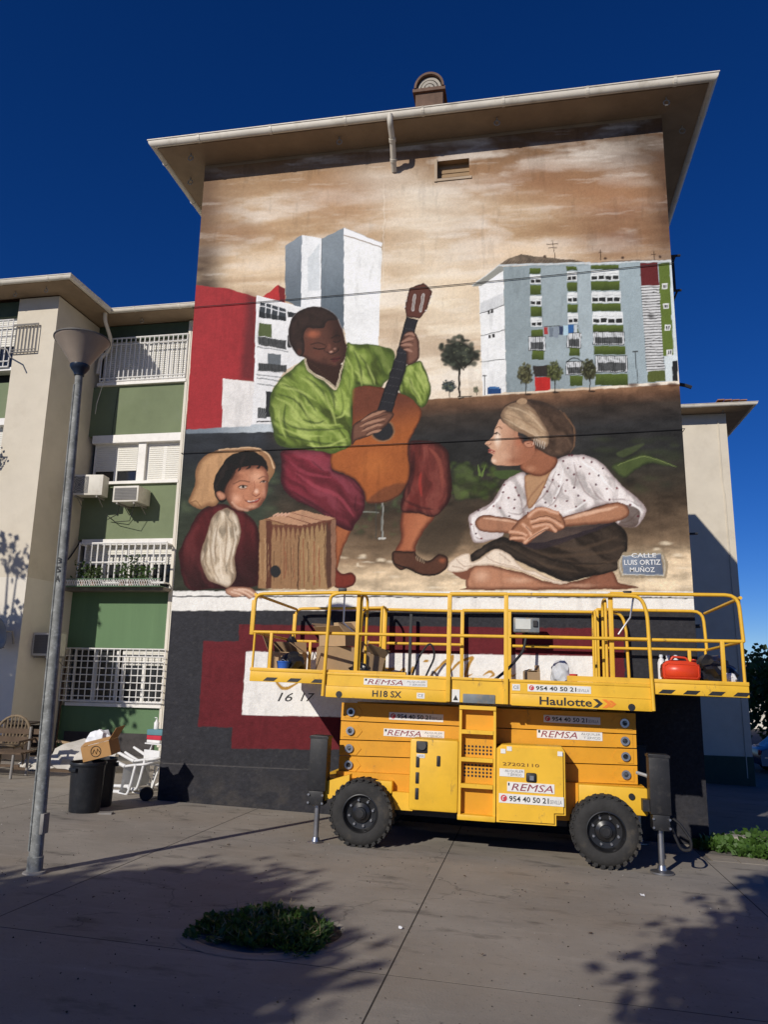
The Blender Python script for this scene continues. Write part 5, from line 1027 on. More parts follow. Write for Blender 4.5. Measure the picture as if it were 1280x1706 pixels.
for x, mt, sc_ in ((1.285,M_LETB,1),(1.385,M_ORG,1),(1.455,M_ORG,.8)):
    h = 0.048*sc_; prism('chevron_mark',[(x,1.755+h),(x+0.05*sc_,1.755+h),(x+0.11*sc_,1.755),(x+0.05*sc_,1.755-h),(x,1.755-h),(x+0.06*sc_,1.755)],N-0.003,N-0.0005,mt,pr)
for p_, x in ((pl,-1.713),(pr,1.709)):
    bm = BM(); lathe(bm,[(0.0,N-0.002),(0.040,N-0.002),(0.040,N+0.01)],20,'Y',(x,0,1.728)); mesh_obj('locking_hole',bm,M_LBLK,p_)
s = sticker(T,-0.335,-0.245,1.70,1.845,N+0.014); prism('warning_mark',[(-0.32,1.72),(-0.26,1.72),(-0.29,1.78)],N+0.010,N+0.012,M_LETB,s)
phone(T,-1.155,-0.475,1.445,1.535,SY_-0.016); remsa(T,-1.22,-0.46,1.245,1.335,SY_-0.004); phone(T,0.74,1.40,1.505,1.59,SY_-0.016); remsa(T,0.66,1.42,1.32,1.42,SY_-0.004)
# guard rails: near and far side, plus the ends
RR = 0.022
def rail(pts, r=RR, fil=0.10): return tb('guard_rail', pts, r, M_YR, T, 8, fil)
def post(x, y, z0, z1, w=0.022):
    return bx('rail_post', x-w,x+w,y-0.02,y+0.02,z0,z1,M_YR,T,0.006)
for sd in (N+0.0, -N):
    o = -0.012 if sd < 0 else 0.012
    yE = sd+0.05*(1 if sd < 0 else -1)
    # left extension
    rail([(-1.53,yE,2.985),(-2.90,yE,2.94),(-2.905,yE,2.45)],RR,0.10); bx('rail_post',-2.94,-2.885,yE-0.02,yE+0.02,2.42,2.86,M_YR,T,0.006); rail([(-2.90,yE,2.455),(-0.38,yE,2.475)],0.02,0)
    post(-2.645,yE,2.0,2.45,0.02); post(-1.53,yE,2.0,3.0,0.024); rail([(-2.87,yE,2.45),(-2.87,yE,1.86)],0.016,0)
    # main deck
    rail([(-1.915,sd+o,1.70),(-1.885,sd+o,2.93),(-1.78,sd+o,2.965),(-0.36,sd+o,2.965)],RR,0.09); post(-0.38,sd+o,1.70,2.975,0.026); rail([(-0.38,sd+o,2.975),(0.31,sd+o,2.985)],0.026,0); post(0.30,sd+o,1.70,2.99,0.026)
    rail([(0.30,sd+o,2.985),(1.50,sd+o,2.995),(1.85,sd+o,2.99),(1.915,sd+o,2.80),(1.945,sd+o,1.70)],RR,0.10); rail([(0.34,sd+o,2.485),(1.92,sd+o,2.495)],0.02,0)
    post(1.515,yE,2.05,3.03,0.026)
    # right extension
    rail([(1.515,yE,3.025),(2.93,yE,3.03),(2.955,yE,2.50)],RR,0.14); rail([(1.52,yE,2.49),(2.96,yE,2.505)],0.02,0); post(2.725,yE,2.05,2.50,0.022); rail([(2.935,yE,2.50),(2.94,yE,2.05)],0.018,0)
rail([(0.31,N-0.012,2.48),(-0.38,N-0.012,2.475)],0.02,0)                    # gate across the ladder
for x, zt, zm in ((-2.905,2.935,2.455),(2.955,3.0,2.505)):
    rail([(x,N+0.05,zt),(x,-N-0.05,zt)],0.02,0); rail([(x,N+0.05,zm),(x,-N-0.05,zm)],0.018,0)
# inner end gates of the extensions
for x in (-1.50, 1.46):
    for sg in (-1,1): rail([(x,sg*0.86,2.0),(x,sg*0.86,2.97),(x,sg*0.50,2.97),(x,sg*0.50,2.02)],0.018,0.12)
# control box, lever and cables
cb = bx('control_box', 0.36,0.72,0.60,0.80,2.66,2.86,M_GREYP,T,0.015); bx('control_face',0.39,0.60,0.592,0.599,2.70,2.84,mat('pale panel',(0.55,0.56,0.52),0.4),cb); bx('control_knob',0.63,0.69,0.57,0.60,2.74,2.82,M_LBLK,cb)
tb('control_cable',[(0.54,0.72,2.66),(0.50,0.66,2.4),(0.30,0.5,2.15),(0.1,0.4,1.98)],0.02,M_LBLK,T,7,0.1)
tb('lever',[(-1.72,N+0.05,3.0),(-1.72,N+0.06,2.6),(-1.55,N+0.1,2.45)],0.012,M_STEEL,T,6); bx('lever_knob',-1.80,-1.70,N+0.02,N+0.08,2.975,3.035,M_LBLK,T,0.01)
tb('lever',[(1.78,N+0.06,3.0),(1.74,N+0.1,2.75),(1.60,N+0.1,2.55)],0.012,M_STEEL,T,6); bx('lever_knob',1.66,1.76,N+0.03,N+0.09,2.995,3.06,M_LBLK,T,0.01)
tb('hose',[(-1.05,0.6,2.0),(-0.95,0.62,2.3),(-0.8,0.62,2.5),(-0.72,0.6,2.3),(-0.85,0.55,2.0)],0.014,M_LBLK,T,7,0.1)
bx('hinge_bar',-1.15,-1.11,-N-0.08,-N-0.04,1.99,2.9,M_LBLK,T)
# outrigger jacks
def jack(x0,x1,ys,hose=False):
    y0, y1 = (N, N+0.20) if ys < 0 else (-N-0.20, -N); xm = (x0+x1)/2; ym = (y0+y1)/2
    j = bx('jack', x0,x1,y0,y1,0.60,1.235,M_LBLK,T,0.012); bx('jack_head', x0-0.008,x1+0.008,y0-0.006,y1+0.006,1.20,1.225,M_LBLK,j)
    bx('jack_clamp', x0+0.02,x1-0.02,y0-0.01,y1+0.01,0.44,0.60,M_LBLK,j,0.01)
    for dx in (-1,1):
        for dz in (0.47,0.56): tb('bolt',[(xm+dx*0.085,y0-0.012,dz),(xm+dx*0.085,y0-0.03,dz)],0.014,M_STEEL,j,6)
    tb('jack_rod',[(xm,ym,0.60),(xm,ym,0.07)],0.032,M_STEEL,j,14)
    zf = -0.005; bm = BM(); lathe(bm,[(0.0,zf),(0.125,zf),(0.125,zf+0.018),(0.05,zf+0.035),(0.04,zf+0.08),(0.0,zf+0.09)],20,'Z',(xm,ym,0)); mesh_obj('jack_foot',bm,M_STEEL,j,smooth=True,angle=40)
    if hose: tb('hose',[(x1,ym,0.58),(x1+0.09,ym-0.02,0.52),(x1+0.2,ym-0.03,0.36),(x1+0.2,ym-0.02,0.25),(x1+0.1,ym,0.24),(x1+0.03,ym,0.40),(x1-0.02,ym,0.55)],0.016,M_LBLK,j,7,0.08)
    return j
jack(-2.04,-1.82,-1); jack(1.87,2.09,-1,True); jack(-2.04,-1.82,1); jack(1.87,2.09,1)
bx('jack_arm',1.80,1.95,N+0.06,-N-0.06,0.62,0.74,M_LBLK,T); bx('jack_arm',-1.98,-1.85,N+0.06,-N-0.06,0.62,0.72,M_LBLK,T)
tb('hose',[(1.78,-0.62,1.0),(1.88,-0.7,0.98),(1.98,-0.72,0.86)],0.02,mat('grey hose',(0.3,0.3,0.3),0.5),T,6)
# ------------------------------------------------------------------ loose things
M_CARD = mat('cardboard', (0.40,0.27,0.15), 0.85, var=0.1, vscale=5, dirt=(0.30,0.19,0.10), dscale=4, damt=0.4)
M_CARDO = mat('ochre cardboard', (0.42,0.23,0.085), 0.85, var=0.08, vscale=5)
M_PLW = mat('white plastic', (0.70,0.70,0.69), 0.4, var=0.05, vscale=6, dirt=(0.45,0.42,0.36), dscale=7, damt=0.5)
M_BAGW = mat('white bag', (0.70,0.71,0.72), 0.5, var=0.1, vscale=12); M_BAGB = mat('black bag', (0.012,0.012,0.014), 0.3, var=0.3, vscale=10, spec=0.6)
M_SHEET = mat('dusty plastic sheet', (0.55,0.52,0.47), 0.7, var=0.15, vscale=5, dirt=(0.3,0.27,0.22), dscale=4, damt=0.6)
M_WOOD = mat('old brown wood', (0.10,0.065,0.04), 0.8, var=0.3, vscale=4); M_WICK = mat('wicker', (0.20,0.15,0.095), 0.85, var=0.25, vscale=20)
def nz3(v, s, seed):
    return float(fbm(np.array([v[0]*s+seed*3.1+v[2]*s*.7]), np.array([v[1]*s-v[2]*s*.8+seed*1.7]), seed, 3)[0])-.5
def crumple(name, loc, size, mt, seed, amp=0.5, label=None, cat=None, parent=None, sub=3, group=None, rot=(0,0,0), flatbase=True):
    bm = BM(); bmesh.ops.create_icosphere(bm, subdivisions=sub, radius=1.0)
    for v in bm.verts:
        d = v.co.normalized(); k = 1+amp*2*nz3(d, 1.6, seed)+amp*1.1*nz3(d, 4.5, seed+9)+amp*.5*nz3(d, 9, seed+19); v.co = d*k
        if flatbase and v.co.z < -0.45: v.co.z = -0.45
        v.co = Vector((v.co.x*size[0], v.co.y*size[1], (v.co.z+(0.45 if flatbase else 0))*size[2]))
    o = mesh_obj(name, bm, mt, parent, smooth=True, angle=28); o.location = loc; o.rotation_euler = rot
    if label: tag(o, label, cat, group)
    return o
def carton(label, loc, rot, w, d, h, flaps=(0.6,-0.4,1.9,0.3), mt=None, group='cardboard boxes on the lift platform', tape=True):
    mt = mt or M_CARD; t = thing('cardboard_box', label, 'box', loc, rot, group); e = 0.006
    bm = BM(); box(bm,-w/2,w/2,-d/2,-d/2+e,0,h); box(bm,-w/2,w/2,d/2-e,d/2,0,h); box(bm,-w/2,-w/2+e,-d/2+e,d/2-e,0,h); box(bm,w/2-e,w/2,-d/2+e,d/2-e,0,h); box(bm,-w/2+e,w/2-e,-d/2+e,d/2-e,0,e)
    mesh_obj('box_wall', bm, mt, t)
    for i,a in enumerate(flaps):
        if a is None: continue
        L_ = (d if i < 2 else w); bm = box(BM(),-L_/2*.98,L_/2*.98,0,(w if i < 2 else d)*0.48,-0.002,0.002); f = mesh_obj('flap', bm, mt, t)
        if i == 0: f.matrix_local = Matrix.Translation((-w/2,0,h+0.003)) @ Matrix.Rotation(-math.pi/2,4,'Z') @ Matrix.Rotation(a,4,'X')
        if i == 1: f.matrix_local = Matrix.Translation((w/2,0,h+0.003)) @ Matrix.Rotation(math.pi/2,4,'Z') @ Matrix.Rotation(a,4,'X')
        if i == 2: f.matrix_local = Matrix.Translation((0,-d/2,h+0.006)) @ Matrix.Rotation(a,4,'X')
        if i == 3: f.matrix_local = Matrix.Translation((0,d/2,h+0.006)) @ Matrix.Rotation(math.pi,4,'Z') @ Matrix.Rotation(a,4,'X')
    return t
def on(x,y,z): return LW(x,y,z)
LR = LIFT_ROT
# on the platform
carton('large closed cardboard box at the left end of the lift platform', on(-1.95,-0.15,2.015), (LR[0],LR[1],0.42), 0.52,0.40,0.31, (0.03,0.03,0.02,0.02))
carton('opened cardboard box with raised flaps topmost of its stack on the lift', on(-1.93,-0.16,2.345), (LR[0]+.06,LR[1]-.05,-0.35), 0.42,0.36,0.15, (2.2,0.9,2.5,1.5))
carton('small open cardboard box at the far left of the platform extension', on(-2.62,-0.25,2.015), (LR[0],LR[1],0.1), 0.46,0.34,0.22, (2.0,0.6,None,1.0))
carton('tiny cardboard box in the middle of the lift platform', on(0.60,-0.35,1.995), (LR[0],LR[1],0.4), 0.17,0.14,0.10, (0.4,1.4,None,0.2))
crumple('rubbish_bag', on(-2.44,-0.55,2.015), (0.17,0.15,0.13), M_BAGB, 3, .45, 'crumpled black bag beside the small box on the lift', 'bag')
crumple('rubbish_bag', on(2.76,-0.2,2.06), (0.24,0.26,0.20), M_BAGB, 5, .45, 'bulky heap of black bags beside the red canister', 'bag')
crumple('plastic_bag', on(2.86,-0.55,2.06), (0.07,0.08,0.07), M_BAGW, 8, .4, 'small white crumpled bag at the right end of the platform', 'bag')
crumple('plastic_bag', on(0.95,-0.4,1.995), (0.11,0.12,0.16), mat('clear bag',(0.55,0.56,0.57),0.25,var=0.15,vscale=14), 12, .4, 'clear plastic bag near the tiny cardboard box', 'bag')
t = thing('paint_bucket', 'blue lidded bucket half hidden by the black bag', 'bucket', on(-2.52,-0.72,2.0), LR)
M_BLUE = mat('blue plastic',(0.02,0.10,0.45),0.4); bm = BM(); lathe(bm,[(0.0,0),(0.07,0),(0.085,0.09),(0.09,0.09),(0.09,0.105),(0.0,0.11)],20); mesh_obj('tub',bm,M_BLUE,t,smooth=True,angle=40); tb('handle',[(-0.085,0,0.08),(0,-0.03,0.13),(0.085,0,0.08)],0.004,M_STEEL,t,5)
t = thing('red_reel', 'small red plastic cup beside the clear bag', 'cup', on(1.10,-0.5,1.995), LR); bm = BM(); lathe(bm,[(0,0),(0.04,0),(0.05,0.09),(0.046,0.09),(0.036,0.008),(0,0.008)],16); mesh_obj('cup_wall',bm,mat('red plastic',(0.55,0.03,0.03),0.35),t,smooth=True,angle=40); t.name = 'plastic_cup'
o = bx('wooden_board', -0.16,0.16,-0.2,0.2,0,0.03,mat('pale board',(0.42,0.36,0.28),0.8,var=0.2)); o.location = on(1.38,-0.45,2.03); o.rotation_euler = (LR[0],LR[1],0.1); tag(o,'flat pale board lying on the lift platform','board')
carton('worn carton leaning against the box stack on the lift', on(-1.62,0.1,2.0), (LR[0],LR[1]+.25,0.7), 0.34,0.28,0.26, (1.3,0.5,2.4,None))
crumple('rubbish_bag', on(-1.55,-0.45,1.97), (0.13,0.12,0.11), M_BAGB, 41, .45, 'small black bag at the foot of the box stack', 'bag')
# red canister
t = thing('jerry_can', 'red plastic fuel canister on the right end of the platform', 'canister', on(2.34,-0.45,2.058), LR)
M_CAN = mat('red canister',(0.62,0.055,0.02),0.35,var=0.06,vscale=5)
pts = [(-0.21,0.02),(-0.19,0),(0.19,0),(0.21,0.02),(0.215,0.16),(0.19,0.205),(0.10,0.225),(-0.02,0.235),(-0.12,0.235),(-0.19,0.205),(-0.215,0.15)]
b_ = mesh_obj('canister_body', prism_xz(BM(),pts,-0.10,0.10), M_CAN, t); q = BM(); q.from_mesh(b_.data); bmesh.ops.bevel(q,geom=q.edges[:],offset=0.018,segments=2,affect='EDGES'); q.to_mesh(b_.data); q.free(); b_.data.polygons.foreach_set('use_smooth',[True]*len(b_.data.polygons))
tb('handle',[(-0.10,0,0.225),(-0.08,0,0.275),(0.08,0,0.265),(0.10,0,0.215)],0.014,M_CAN,t,8,0.03); tb('cap',[(0.155,0,0.20),(0.165,0,0.25)],0.03,M_CAN,t,12); tb('seam',[(-0.19,-0.104,0.05),(-0.17,-0.104,0.03),(0.17,-0.104,0.03),(0.19,-0.104,0.05),(0.19,-0.104,0.16),(0.15,-0.104,0.185),(-0.15,-0.104,0.19),(-0.19,-0.104,0.16),(-0.19,-0.104,0.05)],0.005,M_CAN,t,5)
for i,x in enumerate((2.21,2.30,2.385)):
    t = thing('bottle','white bottle standing behind the red canister','bottle',on(x,0.02+0.05*(i%2),2.058),LR,'white bottles behind the canister'); bm = BM(); lathe(bm,[(0,0),(0.042,0),(0.045,0.02),(0.045,0.22),(0.03,0.265),(0.018,0.275),(0.018,0.29),(0,0.29)],16); mesh_obj('bottle_body',bm,M_PLW,t,smooth=True,angle=50); bm = BM(); lathe(bm,[(0,0.288),(0.024,0.288),(0.022,0.32),(0,0.322)],14); mesh_obj('cap',bm,mat('pale cap',(0.6,0.64,0.68),0.4),t,smooth=True,angle=50)
t = thing('hand_bag','black soft bag hung on the left end rail of the lift','bag',on(-2.84,0.55,2.12),LR); crumple('bag_body',(0,0,0.0),(0.10,0.10,0.26),M_BAGB,21,.2,parent=t); tb('strap',[(-0.05,0,0.33),(0,0.05,0.46),(0.05,0,0.33)],0.012,M_BAGB,t,6)

# ------------------------------------------------------------------ lamp post
LPX, LPY = 1.06, -4.45; z0 = gz(LPX,LPY); t = thing('lamp_post','galvanised street lamp with a frosted cone head','street lamp',(LPX,LPY,z0),(0,-0.018,0))
M_GALV = mat('galvanised steel',(0.20,0.205,0.195),0.65,metal=0.0,var=0.4,vscale=9,dirt=(0.48,0.50,0.48),dscale=22,damt=0.7)
bm = BM(); tube(bm,[(0,0,-0.02),(0,0,0.14),(0,0,0.145),(0,0,4.870)],[0.070,0.070,0.061,0.038],20); mesh_obj('pole',bm,M_GALV,t,smooth=True,angle=40)
bm = BM(); lathe(bm,[(0,-0.01),(0.11,-0.01),(0.10,0.015),(0.075,0.02),(0,0.02)],24); mesh_obj('base_collar',bm,mat('cement collar',(0.3,0.28,0.25),0.9,var=0.2),t)
tb('conduit',[(-0.039,-0.057,0.2),(-0.025,-0.037,4.75)],0.008,M_GALV,t,6)
bx('inspection_door',0.04,0.078,-0.045,0.045,0.34,0.52,M_RAIL,t,0.006)
bm = BM(); lathe(bm,[(0.0,4.860),(0.05,4.860),(0.052,4.880),(0.085,4.925),(0.100,4.950),(0.100,4.975),(0,4.980)],28); mesh_obj('lamp_cup',bm,mat('navy cup',(0.008,0.016,0.035),0.35),t,smooth=True,angle=45)
M_FROST = mat('frosted acrylic',(0.33,0.27,0.22),0.45,var=0.12,vscale=4,spec=0.5)
bm = BM(); lathe(bm,[(0.085,4.975),(0.262,5.240),(0.278,5.255),(0.28,5.270),(0.258,5.245),(0.075,4.980)],40,caps=False); mesh_obj('lamp_cone',bm,M_FROST,t,smooth=True,angle=60)
bm = BM(); lathe(bm,[(0.0,5.325),(0.10,5.320),(0.23,5.290),(0.286,5.270),(0.286,5.258),(0.0,5.258)],40); mesh_obj('lamp_lid',bm,mat('lamp lid',(0.10,0.095,0.09),0.6),t,smooth=True,angle=50)
for k,(key,z) in enumerate((('a3',3.02),('a5',2.93),('aA',2.84))): lettering(key,-0.02,0.02,z-z0-0.03,z-z0+0.03,-0.0535,M_LETB,t)

# ------------------------------------------------------------------ rubbish by the mural wall
def bin_(label, loc, seed):
    t = thing('rubbish_bin', label, 'bin', loc, (0,0,seed), 'black rubbish bins'); M = mat('black bin plastic',(0.012,0.014,0.018),0.42,var=0.25,vscale=8,dirt=(0.05,0.05,0.05),dscale=10,damt=0.4)
    bm = BM(); n = 40; prof = [(0.0,0.0),(0.195,0.0),(0.20,0.02),(0.222,0.58),(0.225,0.60),(0.238,0.605),(0.243,0.63),(0.238,0.645),(0.222,0.645),(0.216,0.6),(0.19,0.04),(0.0,0.03)]
    lathe(bm,prof,n); 
    for v in bm.verts:
        a = math.atan2(v.co.y,v.co.x); r = math.hypot(v.co.x,v.co.y)
        if 0.03 < v.co.z < 0.57 and r > 0.185: k = 1+0.014*math.cos(20*a); v.co.x *= k; v.co.y *= k
    mesh_obj('bin_body',bm,M,t,smooth=True,angle=40)
    for s in (-1,1): bx('handle',s*0.235-0.02,s*0.235+0.02,-0.07,0.07,0.53,0.58,M,t,0.01)
    return t
bz = gz(-0.34,-1.37)
bin_('black plastic bin under the tilted carton beside the lamp post', (-0.36,-1.38,gz(-0.36,-1.38)), 1.2)['label'] = 'front black rubbish bin, ribbed, with the brown carton on top'
bin_('', (-0.47,-0.90,gz(-0.47,-0.9)), 0.5)['label'] = 'black rubbish bin pushed between the other bin and the mural wall'
t = carton('brown cardboard box tipped on top of the black bins', (-0.26,-1.22,bz+0.69), (0.05,-0.26,0.12), 0.40,0.32,0.20, (None,2.35,0.25,-0.9), M_CARDO, group='cardboard box on the bins')
bm = BM(); tube(bm,[(0.0+0.07*math.cos(a),-0.163,0.10+0.07*math.sin(a)) for a in [2*math.pi*k/20 for k in range(21)]],0.005,4,False); tube(bm,[(-0.05,-0.163,0.08),(-0.02,-0.163,0.13),(0.0,-0.163,0.065),(0.03,-0.163,0.13),(0.05,-0.163,0.08)],0.006,4); mesh_obj('printed_mark',bm,M_LETB,t)
crumple('plastic_bag', (-0.42,-1.05,bz+0.74), (0.17,0.14,0.19), M_BAGW, 17, .5, 'white plastic bag stuffed on the bins behind the box', 'bag')
crumple('plastic_sheet', (-2.85,2.5,gz(-2.85,2.5)), (0.72,0.45,0.36), M_SHEET, 31, .45, 'heap of crumpled pale plastic sheet behind the bins', 'sheet')
crumple('plastic_sheet', (-3.6,2.2,gz(-3.6,2.2)), (0.40,0.28,0.17), M_SHEET, 33, .5, 'low spill of dusty sheet beside the bigger heap', 'sheet')
o = bx('wooden_plank',-0.9,0.9,-0.05,0.05,0,0.05,M_WOOD); o.location = (-3.1,2.15,gz(-3.1,2.15)); o.rotation_euler = (0,0.02,0.15); tag(o,'dark wooden plank lying in front of the plastic heap','plank')
o = bx('wooden_plank',-0.3,0.3,-0.03,0.03,0,0.04,mat('raw wood',(0.36,0.25,0.14),0.8)); o.location = (-3.3,2.8,0.42); o.rotation_euler = (0,0.15,0.2); tag(o,'short raw timber poking out of the plastic heap','timber')
# moulded chairs tipped over against the corner
def plastic_chair(label, M4):
    t = thing('plastic_chair', label, 'chair', (0,0,0), (0,0,0), 'white plastic garden chairs'); t.matrix_world = M4
    bm = BM(); nx_, ny_ = 8, 8; g = []                                    # dished seat, front at -y
    for j in range(ny_+1):
        row = []
        for i in range(nx_+1):
            u = i/nx_*2-1; v = j/ny_*2-1; row.append(bm.verts.new((u*0.22*(1-0.06*v), v*0.21, 0.42-0.02*(1-u*u)*(1-v*v)-0.02*v)))
        g.append(row)
    for j in range(ny_):
        for i in range(nx_): bm.faces.new((g[j][i],g[j][i+1],g[j+1][i+1],g[j+1][i]))
    bmesh.ops.solidify(bm, geom=bm.faces[:], thickness=0.012); mesh_obj('seat',bm,M_PLW,t,smooth=True,angle=50)
    bm = BM(); tube(bm,[(-0.20,0.20,0.42),(-0.22,0.26,0.62),(-0.20,0.30,0.80),(-0.10,0.325,0.86),(0.10,0.325,0.86),(0.20,0.30,0.80),(0.22,0.26,0.62),(0.20,0.20,0.42)],0.02,8,True,0.06); mesh_obj('back_frame',bm,M_PLW,t,smooth=True,angle=60)
    for x in (-0.12,-0.04,0.04,0.12):
        bm = BM(); w = 0.028; pr = [(0.195,0.42),(0.255,0.62),(0.30,0.80),(0.322,0.86)]
        a = [bm.verts.new((x-w,y,z)) for y,z in pr]; b = [bm.verts.new((x+w,y,z)) for y,z in pr]
        for k in range(3): bm.faces.new((a[k],b[k],b[k+1],a[k+1]))
        bmesh.ops.solidify(bm, geom=bm.faces[:], thickness=0.012); mesh_obj('back_slat',bm,M_PLW,t)
    for s in (-1,1):
        mesh_obj('leg',tube(BM(),[(s*0.21,-0.19,0.42),(s*0.25,-0.25,0.0)],[0.032,0.02],8),M_PLW,t,smooth=True,angle=60); mesh_obj('leg',tube(BM(),[(s*0.20,0.20,0.42),(s*0.24,0.30,0.0)],[0.032,0.02],8),M_PLW,t,smooth=True,angle=60)
        bm = BM(); tube(bm,[(s*0.23,-0.21,0.42),(s*0.27,-0.20,0.62),(s*0.27,0.0,0.655),(s*0.25,0.22,0.66),(s*0.22,0.27,0.64)],0.022,8,True,0.08); mesh_obj('armrest',bm,M_PLW,t,smooth=True,angle=60)
    return t
def tip(x,y,z,rx,rz,ry=0): return Matrix.Translation((x,y,z)) @ Matrix.Rotation(rz,4,'Z') @ Matrix.Rotation(ry,4,'Y') @ Matrix.Rotation(rx,4,'X')
plastic_chair('white plastic garden chair tipped on its side, outermost of the stack', tip(-1.15,0.62,gz(-1,0.8)+0.27,R(97),R(78)))
plastic_chair('white plastic garden chair tipped over inside the stack by the wall', tip(-1.02,0.66,gz(-1,0.8)+0.35,R(97),R(78)))
t = thing('folding_stool','white tubular folding stool propped against the mural block corner','stool',(-0.42,0.62,gz(-0.4,0.6)),(0,0,R(-20)))
for s in (-1,1): tb('frame',[(s*0.19,-0.22,0),(s*0.19,-0.05,0.42),(s*0.19,0.14,0.74)],0.014,M_PLW,t,8,0.05); tb('rear_leg',[(s*0.17,0.22,0),(s*0.17,-0.02,0.40)],0.013,M_PLW,t,8)
tb('top_bar',[(-0.19,0.14,0.74),(0.19,0.14,0.74)],0.014,M_PLW,t,8); tb('floor_bar',[(-0.19,-0.215,0.01),(0.19,-0.215,0.01)],0.012,M_PLW,t,8); bx('seat',-0.19,0.19,-0.05,0.20,0.745,0.765,M_PLW,t,0.006); bx('back_panel',-0.18,0.18,-0.06,-0.04,0.42,0.66,M_PLW,t,0.008)
zc = gz(-0.4,0.6)+0.53
for i,(c,h,nm) in enumerate((((0.70,0.70,0.68),0.05,'white'),((0.45,0.03,0.05),0.07,'red'),((0.10,0.22,0.25),0.09,'teal'))):
    o = bx('folded_cloth',-0.15,0.15,-0.10,0.10,0,h,mat(nm+' cloth',c,0.9,var=0.15),None,0.015); o.location = (-0.40,0.66,zc+0.237+sum((0.052,0.072,0.0)[:i])); o.rotation_euler = (0,0,R(-20)+0.1*i); tag(o,f'{nm} folded cloth in the pile on the folding stool','cloth','folded cloths')
t = thing('bottle','white dispenser bottle on top of the folded cloths','bottle',(-0.44,0.66,zc+0.452)); bm = BM(); lathe(bm,[(0,0),(0.04,0),(0.042,0.10),(0.02,0.13),(0.02,0.15),(0,0.15)],14); mesh_obj('bottle_body',bm,M_PLW,t,smooth=True,angle=50); tb('pump',[(0,0,0.15),(0,0,0.18),(-0.04,0,0.18)],0.008,M_PLW,t,6)
t = thing('rubber_wheel','small black rubber wheel lying at the foot of the mural corner','wheel',(-0.10,-0.16,gz(-0.1,-0.15)+0.1),(0,0,0.3)); bm = BM(); lathe(bm,[(0.04,-0.04),(0.09,-0.045),(0.10,-0.03),(0.10,0.03),(0.09,0.045),(0.04,0.04)],20,'Y'); mesh_obj('tyre',bm,M_BLK,t,smooth=True,angle=40); tb('hub',[(0,-0.03,0),(0,0.03,0)],0.042,M_RAIL,t,12)
o = bx('metal_plate',-0.09,0.09,-0.06,0.06,0,0.02,M_RAIL); o.location=(-0.02,-1.42,gz(0,-1.42)); o.rotation_euler=(0,0,0.3); tag(o,'flat dark plate on the ground beside the bins','plate')
# garden bench and round wicker chair in the shade of the pier
t = thing('wooden_bench','brown slatted wooden bench in the shade by the pier','bench',(-3.85,1.0,gz(-3.6,1.0)),(0,0,R(4)))
for i in range(4): bx('seat_slat',-0.85,0.85,-0.24+0.12*i,-0.14+0.12*i,0.40,0.43,M_WOOD,t)
for i in range(2): bx('back_slat',-0.85,0.85,0.27,0.29,0.55+0.14*i,0.64+0.14*i,M_WOOD,t)
for s in (-1,1):
    tb('leg',[(s*0.7,-0.22,0),(s*0.7,-0.2,0.40)],0.025,M_RAIL,t,8); tb('leg',[(s*0.7,0.24,0),(s*0.7,0.24,0.82)],0.025,M_RAIL,t,8); tb('armrest',[(s*0.78,-0.24,0.60),(s*0.78,0.26,0.62)],0.02,M_WOOD,t,6)
bx('stretcher',-0.7,0.7,-0.02,0.02,0.16,0.20,M_WOOD,t)
t = thing('wicker_chair','round backed wicker armchair behind the bench','chair',(-4.0,1.85,gz(-4,1.8)),(0,0,R(12)))
bm = BM(); lathe(bm,[(0,0.40),(0.25,0.41),(0.27,0.44),(0.25,0.46),(0,0.45)],24); mesh_obj('seat',bm,M_WICK,t,smooth=True)
tb('back_hoop',[(0.30*math.cos(a),0.14+0.06*abs(math.sin(a)),0.66+0.30*math.sin(a)) for a in [math.pi*(-.25)+math.pi*1.5*k/16 for k in range(17)]],0.025,M_WICK,t,8)
for i in range(7): x = -0.21+0.07*i; tb('back_cane',[(x*0.9,0.14,0.44),(x,0.19,0.66+math.sqrt(max(0,0.085-x*x)))],0.014,M_WICK,t,6)
for sx in (-1,1):
    for sy in (-1,1): tb('leg',[(sx*0.19,sy*0.17,0.41),(sx*0.23,sy*0.22,0)],0.02,M_WICK,t,6)
    tb('armrest',[(sx*0.26,-0.15,0.44),(sx*0.30,-0.12,0.62),(sx*0.29,0.14,0.64)],0.02,M_WICK,t,6,0.06)
t = thing('wooden_crate','dark slatted crate against the beige pier','crate',(-4.9,3.3,gz(-4.9,3.3)),(0,0,0.1)); M_CR = mat('sooty wood',(0.05,0.035,0.025),0.9,var=0.3)
for i in range(4): bx('slat',-0.4,0.4,-0.27,-0.25,0.05+0.17*i,0.18+0.17*i,M_CR,t); bx('slat',-0.4,0.4,0.25,0.27,0.05+0.17*i,0.18+0.17*i,M_CR,t)
for sx in (-1,1):
    for sy in (-1,1): bx('corner_post',sx*0.38-0.03,sx*0.38+0.03,sy*0.235-0.015,sy*0.235+0.015,0,0.74,M_CR,t)
bx('lid',-0.42,0.42,-0.29,0.29,0.74,0.77,M_CR,t)
